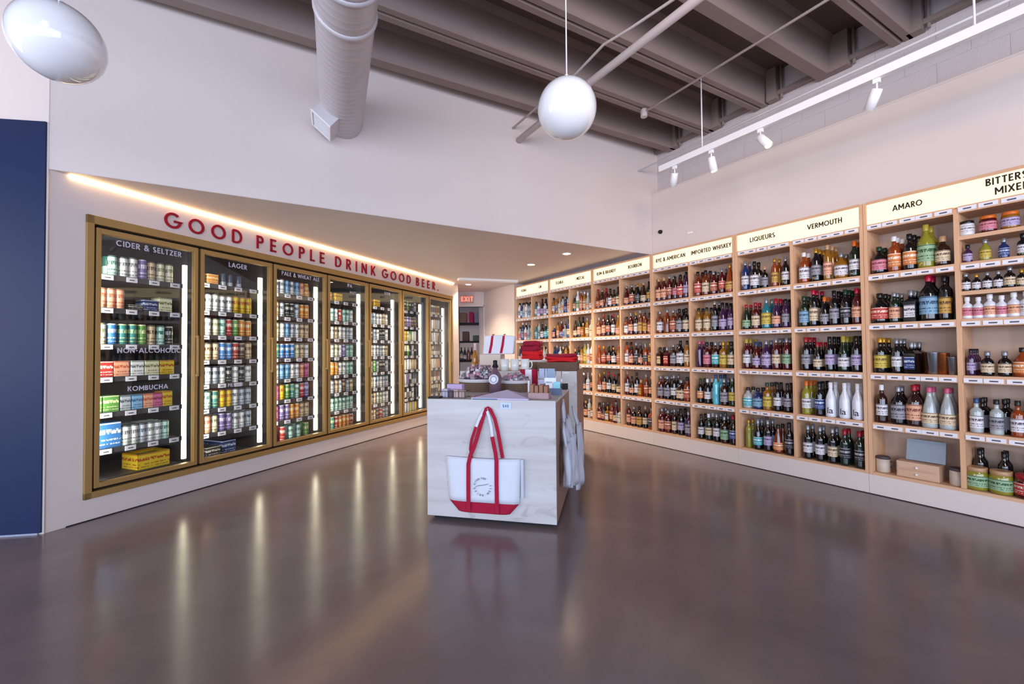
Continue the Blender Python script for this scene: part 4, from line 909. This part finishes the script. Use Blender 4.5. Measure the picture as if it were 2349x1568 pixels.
# crumpled white bags hung on the right side of the table
FSd = FC @ T((.93, 0, 0)) @ RZ(90)     # x = depth along the side, y = inwards(-)
def hung_bag(name, label, x0, wtop, wbot, ztop, zbot, off, seed, tiltx=0):
    rnd = random.Random(seed); nx, nz = 12, 12; vs = []; fs = []
    for side in (0, 1):
        for j in range(nz+1):
            f = j/nz; z = ztop+(zbot-ztop)*f; ww = wtop+(wbot-wtop)*min(1, f*1.6)**.7
            for i in range(nx+1):
                g = i/nx-.5; fold = .014*sin(g*22+seed)*(1-.4*f)+.008*sin(g*9+f*5+seed)
                y = off+(.028 if side == 0 else -.012)*(1-(2*g)**2)*(.5+.8*f)+fold
                zz = z-(.02*sin(g*7+seed) if j == nz else 0)-(.05*abs(g) if j == nz else 0)
                vs.append((x0+ww*g+tiltx*f, y, zz))
    k = (nx+1)*(nz+1)
    for j in range(nz):
        for i in range(nx):
            a = j*(nx+1)+i; fs.append((a, a+1, a+nx+2, a+nx+1)); fs.append((k+a, k+a+nx+1, k+a+nx+2, k+a+1))
    for i in range(nx): a = nz*(nx+1)+i; fs.append((a, a+1, k+a+1, k+a)); fs.append((i, k+i, k+i+1, i+1))
    for j in range(nz): a = j*(nx+1); fs.append((a, a+nx+1, k+a+nx+1, k+a)); a += nx; fs.append((a, k+a, k+a+nx+1, a+nx+1))
    t = thing(name, label, 'bag', FC @ T((.93, 0, 0)), 'cloth bags hung on the table side')
    # local: x outwards, y along the side
    m = MB(); m.add([(q[1], q[0], q[2]) for q in vs], [tuple(reversed(f)) for f in fs], 0, True); m.build('bag_cloth', M_canvas2, t)
    for s2 in (-.03, .03):
        MB().tube([(off*.4+.01, x0, ztop+.14), (off*.7, x0+s2, ztop+.08), (off, x0+s2*1.4, ztop-.02)], .011, 8, rs=[.006, .011, .011]).build('strap', M_canvas2, t)
    return t
M_canvas2 = mat('pale_cloth', '#c3c4cf', .9, bump=.3, bscale=300, var=.05)
hung_bag('cloth_bag', 'crumpled pale cloth bag hanging nearest the front corner of the cube table', .17, .07, .15, .55, .25, .055, 1)
hung_bag('cloth_bag', 'pale folded cloth bag hanging in the middle of the table side', .40, .10, .20, .57, .22, .075, 2.6)
hung_bag('cloth_bag', 'long pale cloth bag hanging farthest back on the table side', .68, .16, .30, .60, .14, .10, 4.1)
hung_bag('cloth_bag', 'short pale cloth bag hung high near the table top, above the others', .28, .05, .08, .70, .48, .03, 5.2)

# goods on the cube table
def basket(x, y, r, h, label, seed, cz):
    t = thing('candy_basket', label, 'basket', FC @ T((x, y, FTop)), 'round baskets of wrapped goods')
    b = MB(); n = 5
    for i in range(n): z = h*.8*i/n; b.lathe([(r*.9-.002, z), (r*(.93+.012*i), z+.006), (r*(.93+.012*i), z+h*.8/n-.006), (r*.9, z+h*.8/n)], 28, cap=False)
    b.lathe([(r*.9, 0), (.0005, 0)], 28, cap=False); b.build('wall', M_wick, t)
    MB().lathe([(r*.9, h*.74), (r*1.0, h*.76), (r*1.01, h), (r*.94, h+.002), (r*.93, h*.74)], 32, cap=False).build('rim', M_rim, t)
    rnd = random.Random(seed); mats = [mat('candy_%d' % k, c, .3, var=.2, coat=.3) for k, c in enumerate(['#a58f98', '#857078', '#c9bcc4', '#6b5560', '#b9808f', '#8d8f98'])]
    sg = MB()
    for k in range(260):
        a = rnd.uniform(0, 2*pi); rr = r*.86*sqrt(rnd.random()); hz = h*.8+cz*(1-(rr/r)**2)*rnd.uniform(.55, 1); m_ = rnd.randrange(6)
        cx, cy = rr*cos(a), rr*sin(a); w2, d2, h2 = rnd.uniform(.011, .019), rnd.uniform(.009, .015), rnd.uniform(.007, .013); th = rnd.uniform(0, pi)
        c_, s_ = cos(th), sin(th); til = rnd.uniform(-.5, .5); vs = []
        for dx, dy, dz in ((-1, -1, -1), (1, -1, -1), (1, 1, -1), (-1, 1, -1), (-1, -1, 1), (1, -1, 1), (1, 1, 1), (-1, 1, 1)):
            lx, ly, lz = dx*w2, dy*d2*(.7 if dz > 0 else 1), dz*h2+dx*w2*til; vs.append((cx+lx*c_-ly*s_, cy+lx*s_+ly*c_, hz+lz))
        sg.add(vs, [(0, 3, 2, 1), (4, 5, 6, 7), (0, 1, 5, 4), (1, 2, 6, 5), (2, 3, 7, 6), (3, 0, 4, 7)], m_)
    sg.lathe([(r*.88, h*.78), (r*.5, h*.8+cz*.5), (.0005, h*.8+cz*.75)], 16, cap=False, mi=3)
    sg.build('wrapped_goods', mats, t, kind='stuff')
basket(.185, .70, .187, .105, 'large round basket heaped with wrapped goods at the left', 3, .15)
basket(.508, .66, .130, .095, 'smaller round basket with pale rim right of the large one', 5, .075)
# bottle with round white badge and black stopper between the baskets
t = thing('swing_top_bottle', 'bottle with black stopper and round white badge between the two baskets', 'bottle', FC @ T((.385, .47, FTop)) @ Matrix.Scale(1.12, 4))
MB().lathe([(.040, 0), (.045, .004), (.045, .12), (.028, .155), (.016, .17), (.015, .185)], 16).build('glass_body', mat('mauve_bottle', '#6b5260', .15, coat=.5), t)
MB().lathe([(.019, .185), (.024, .187), (.014, .215), (.017, .222), (.014, .236), (.0005, .238)], 14).build('stopper', M_black, t)
MB().lathe([(.040, 0), (.040, .004), (.0005, .004)], 28).build('badge', M_paper, t, mw=FC @ T((.385, .418, FTop+.115)) @ RX(80))
MB().lathe([(.024, .0), (.022, .0015), (.027, .0015)], 24, cap=False).build('badge_ring', mat('badge_blue', '#8fa3be'), t, mw=FC @ T((.385, .413, FTop+.115)) @ RX(80))
# cans / boxes front left
t = thing('display_tray', 'low wire tray with small boxes and a lilac pack at the front left corner', 'tray', FC @ T((.07, .06, FTop)))
b = MB()
for z in (.004, .05): b.tube([(-.005, 0, z), (.20, 0, z), (.20, .12, z), (-.005, .12, z), (-.005, 0, z)], .002, 6)
for i in range(9): b.tube([(-.005+i*.0256, 0, .004), (-.005+i*.0256, 0, .05)], .0015, 5)
b.build('wire_tray', M_dark2, t)
for i, (x, y, w_, d_, h_, c, nm, lb) in enumerate([(.095, .12, .05, .05, .065, '#b7afc0', 'box', 'small grey box in the wire tray, second from left'), (.145, .12, .032, .05, .05, '#5d4a50', 'box', 'small dark box in the wire tray'), (.185, .12, .036, .05, .058, '#c0a49a', 'box', 'small tan box in the wire tray, third from left'), (.228, .12, .04, .05, .055, '#b79c96', 'box', 'small tan box at the right end of the wire tray'), (.15, .19, .12, .06, .095, '#b8a0c4', 'box', 'lilac soft pack lying behind the small boxes')]):
    tag(MB().box(-w_/2, w_/2, -d_/2, d_/2, 0, h_).build('small_box', mat('boxc%d' % i, c, .6, var=.12, scale=30), mw=FC @ T((x, y, FTop)), bevel=.004), lb, 'box', 'small boxes in the wire tray')
tag(MB().box(-.045, .045, -.03, .03, 0, .012).build('coaster', M_black, mw=FC @ T((.04, .06, FTop))), 'small black coaster at the left front edge of the cube table', 'coaster')
# folded tea towels fanned on the front edge
t = thing('folded_towel', 'pale lilac folded paper with raised centre on the table front edge', 'cloth', FC @ T((.54, .015, FTop)))
b = MB(); b.add([(-.21, 0, 0), (.20, 0, 0), (.19, .20, .0), (-.12, .24, .0), (-.21, .0, .012), (.20, 0, .008), (.02, .14, .058), (-.12, .24, .02), (.19, .20, .012)], [(4, 5, 6), (5, 8, 6), (8, 7, 6), (7, 4, 6), (0, 1, 5, 4), (1, 2, 8, 5), (2, 3, 7, 8), (3, 0, 4, 7)]); b.build('top_sheet', mat('lilac_paper', '#c5bad2', .7), t)
MB().box(-.20, -.02, -.004, .1, 0, .006).build('teal_sheet', mat('teal_paper', '#47708a', .6), t)
MB().add([(-.22, .03, .004), (-.10, .2, .03), (-.02, .22, .045), (-.20, .05, .018)], [(0, 1, 2, 3)]).build('red_sheet', mat('crimson_paper', '#8c1f48', .6), t)
# wooden crate of small goods, right front
t = thing('wire_crate', 'small wooden basket with brown packets at the right front of the table', 'crate', FC @ T((.80, .14, FTop)))
b = MB(); b.box(-.075, .075, -.06, -.056, 0, .045).box(-.075, .075, .056, .06, 0, .045).box(-.075, -.071, -.06, .06, 0, .045).box(.071, .075, -.06, .06, 0, .045).box(-.075, .075, -.06, .06, 0, .004)
b.build('crate', mat('crate_pinkwood', '#a8898a', .6, var=.15, scale=40), t)
for i in range(4): MB().box(-.065+i*.033, -.037+i*.033, -.04, .05, .004, .10-.008*(i % 2)).build('packet', mat('packet_brown', '#95644a', .5, var=.2, scale=30), t, bevel=.003)
tag(MB().tube([(0, 0, 0), (0, 0, .12)], .008, 8).build('candle', M_white, mw=FC @ T((.71, .20, FTop))), 'thin white stick standing left of the wooden basket', 'candle')
# card racks
def rack(x, y, z, cards, label, w_=.13):
    t = thing('card_rack', label, 'card rack', FC @ T((x, y, z)))
    b = MB()
    for s2 in (-1, 1): b.tube([(s2*w_/2, 0, 0), (s2*w_/2, .0, .20)], .003, 6)
    b.box(-w_/2, w_/2, -.01, .06, 0, .006); b.build('stand', M_steel, t)
    for i, (cx, cz, cw, ch2, c) in enumerate(cards):
        MB().box(-cw/2, cw/2, -.002, .002, 0, ch2).build('card', mat('card_'+c.strip('#'), c, .5, var=.25, scale=40), t).location = (cx, -.012-.004*(i % 3), cz)
rack(.76, .80, FTop, [(-.035, .10, .066, .085, '#a9b3cc'), (.035, .10, .066, .085, '#8ea0bc'), (0, .02, .15, .07, '#c9c4e2'), (.04, .055, .05, .04, '#a8506a')], 'metal rack with blue and lilac cards at the right rear of the cube table', .15)
rack(.86, .42, FTop, [(-.03, .045, .05, .055, '#dce6f0'), (.03, .03, .05, .07, '#8fd0dc'), (.02, .0, .10, .05, '#5e6b86'), (-.02, .09, .09, .04, '#e4ecf4')], 'low rack with pale and turquoise cards behind the wooden basket', .13)
# small red and white striped bag
t = thing('gift_bag', 'small red and white striped bag standing behind the smaller basket', 'bag', FC @ T((.585, .88, FTop)))
for x, w_, m_ in ((-.052, .044, M_strap), (0, .060, M_paper), (.052, .044, M_strap)): MB().box(x-w_/2, x+w_/2, -.03, .03, 0, .175).build('stripe_panel', m_, t, bevel=.004)
tag(MB().prism([(-.04, -.02), (.04, -.03), (.03, .03), (-.03, .02)], 0, .02).build('ribbon_roll', M_strap, mw=FC @ T((.53, .76, FTop+.05)) @ RY(-25), bevel=.004), 'crimson folded ribbon lying on the smaller basket', 'ribbon')
tag(MB().box(-.04, .02, -.03, .03, 0, .05).build('black_clip', M_black, mw=FC @ T((.905, .90, FTop)), bevel=.003), 'small black box at the rear right corner of the cube table', 'box')

# goods on the taller table
Z2 = 1.0
tag(MB().box(-.115, .115, -.1, .1, 0, .165).build('cream_crate', mat('cream_box', '#cdbdb2', .6, var=.06), mw=FC @ T((.045, 1.62, Z2)), bevel=.004), 'cream wooden box carrying the white tote on the taller table', 'box')
t = thing('tote_bag', 'white tote with two crimson straps standing on the cream box', 'bag', FC @ T((.125, 1.62, Z2+.166)))
b = MB(); b.prismy([(-.175, 0), (.16, 0), (.18, .19), (.05, .205), (-.155, .20)], -.05, .05); b.build('bag_body', M_canvas, t, bevel=.012)
for x in (-.075, .05):
    MB().add([(x-.015-.02, -.053, .01), (x+.013-.02, -.053, .01), (x+.013+.0, -.053, .1), (x-.015+.0, -.053, .1), (x+.012+.012, -.053, .195), (x-.012+.012, -.053, .195), (x-.012+.012, .0, .215), (x+.012+.012, .0, .215)], [(0, 1, 2, 3), (3, 2, 4, 5), (5, 4, 7, 6)]).build('strap', M_strap, t)
t = thing('decanter', 'conical bottle with amber bottom and pale neck left of the cream box', 'bottle', FC @ T((-.175, 1.70, Z2)))
MB().lathe([(.046, 0), (.050, .004), (.030, .14), (.017, .21)], 18).build('glass_body', mat('amber_glass', '#a0661a', .1, coat=.6), t); MB().lathe([(.017, .20), (.015, .27), (.018, .29)], 16).build('neck', mat('pale_neck', '#cdb7b4', .3), t)
M_mug = mat('mug_glaze', '#dfe4e4', .2, coat=.4)
for i, (x, lb) in enumerate(((.250, 'white mug, leftmost of the three on the taller table'), (.355, 'white mug, middle of the three on the taller table'), (.460, 'white mug, rightmost of three, handle to the right'))):
    t = thing('mug', lb, 'mug', FC @ T((x, 1.34, Z2)), 'white mugs on the taller table')
    MB().lathe([(.036, 0), (.041, .004), (.043, .118), (.040, .118), (.038, .008), (.0005, .008)], 22).build('cup', M_mug, t)
    MB().tube([(.041, 0, .095), (.066, 0, .09), (.072, 0, .06), (.062, 0, .03), (.041, 0, .025)], .006, 8).build('handle', M_mug, t)
def folds(x, y, z, w_, d_, n, hh, label, nm='folded_shirts'):
    t = thing('shirt_stack', label, 'clothing', FC @ T((x, y, z)), 'red folded clothing on the taller table')
    rnd = random.Random(int(x*100)); zz = 0
    for k in range(n):
        b = MB(); N_ = 9; vs = []; fs = []; ww = w_*rnd.uniform(.9, 1); dd = d_*rnd.uniform(.92, 1); ox = rnd.uniform(-.01, .01)
        for a in range(20):
            th = 2*pi*a/20; cx = math.copysign(abs(cos(th))**.4, cos(th))*ww/2*(1+.05*sin(5*th+k*1.7))+ox; cy = math.copysign(abs(sin(th))**.4, sin(th))*dd/2
            for (f, zf) in ((.95, 0), (1, .3), (1, .7), (.93, 1)): vs.append((cx*f, cy*f, zz+hh*zf+.006*sin(3*th+k*2)+.003*sin(7*th+k)))
        for a in range(20):
            c_ = (a+1) % 20
            for q in range(3): fs.append((a*4+q, c_*4+q, c_*4+q+1, a*4+q+1))
        fs.append(tuple(a*4+3 for a in range(20))); fs.append(tuple(a*4 for a in range(19, -1, -1)))
        b.add(vs, fs, 0, True); b.build('folded_shirt', M_redcloth if k >= n/2 else mat('red_cloth_bright', '#c5161e', .9, bump=.4, bscale=60, var=.2), t); zz += hh
t = thing('crate', 'pale-rimmed tray under the taller red stack', 'crate', FC @ T((.46, 1.76, Z2)))
MB().box(-.10, .18, -.13, .13, 0, .085).build('crate_body', M_wick, t); MB().box(-.105, .185, -.135, .135, .08, .10).build('crate_rim', M_rim, t, bevel=.003)
folds(.46, 1.76, Z2+.101, .22, .24, 4, .05, 'tall stack of red folded shirts behind the mugs')
t = thing('crate', 'brown woven tray under the lower red stack at the right end', 'crate', FC @ T((.77, 1.58, Z2)))
for i in range(6): MB().box(-.20, .20, -.16-.001*(i % 2), .16, .002+i*.0135, .013+i*.0135).build('weave_band', M_wick, t, bevel=.003)
folds(.80, 1.58, Z2+.084, .33, .28, 3, .026, 'low wide stack of red folded shirts at the right end')
tag(MB().box(-.03, .03, -.003, 0, -.006, .006).build('shelf_ticket', M_paper, mw=FC @ T((.87, 1.268, .985))), 'small white ticket on the front edge of the taller table', 'ticket')

# ------------------------------------------------------------------ rear doorway, stockroom, exit sign
t = thing('exit_sign', 'red glowing EXIT sign above the rear doorway', 'sign', T((-.945, 9.24, 2.31)))
MB().box(-.13, .13, 0, .05, -.085, .085).build('housing', mat('exit_housing', '#caa396', .5), t, bevel=.004)
text_mesh('EXIT', .10, .2, .18, .004, 'c', None, None, 0, -.05, -.001).build('lettering', M_exit, t)
t = thing('stock_rack', 'dark metal rack of boxes and bottles seen through the rear doorway', 'shelving', T((-1.0, 10.0, 0)))
for x in (-.42, .38):
    for y in (0, .45): MB().box(x-.02, x+.02, y, y+.03, 0, 2.3).build('post', M_black, t)
for z in (.5, .95, 1.40, 1.82): MB().box(-.42, .40, 0, .48, z, z+.035).build('shelf', M_black, t)
def cb(x, z, w_, h_, c, lb, y=10.02): tag(MB().box(-w_/2, w_/2, 0, .25, 0, h_).build('stock_box', mat('stock_'+c.strip('#'), c, .7, var=.15, scale=12), mw=T((x, y, z)), bevel=.004), lb, 'box')
cb(-1.13, 1.856, .16, .24, '#8b6f5c', 'brown cardboard box at the left of the stockroom top shelf'); cb(-.935, 1.856, .10, .25, '#b8234c', 'crimson box on the stockroom top shelf'); cb(-.79, 1.856, .15, .24, '#9c93a8', 'grey-lilac box at the right of the stockroom top shelf')
cb(-1.07, 1.436, .14, .22, '#6d4f43', 'dark brown box on the stockroom middle shelf'); cb(-.80, 1.436, .2, .13, '#5d6a62', 'low grey-green box on the stockroom middle shelf')
for i, x in enumerate((-1.17, -1.09, -1.01, -.93, -.85)):
    make_bottle(T((x, 10.06, .986)), 'burgundy' if i % 2 else 'bordeaux', ['black', 'brown', 'amber', 'black', 'red'][i], ['cream', 'white', None, 'peach', 'white'][i], ['black', 'gold', 'cork', 'red', 'silver'][i], 'dark wine bottle, %s from left, on the stockroom rack' % ORD[i], 'wine bottles in the stockroom', 'bottle', 'bottle')
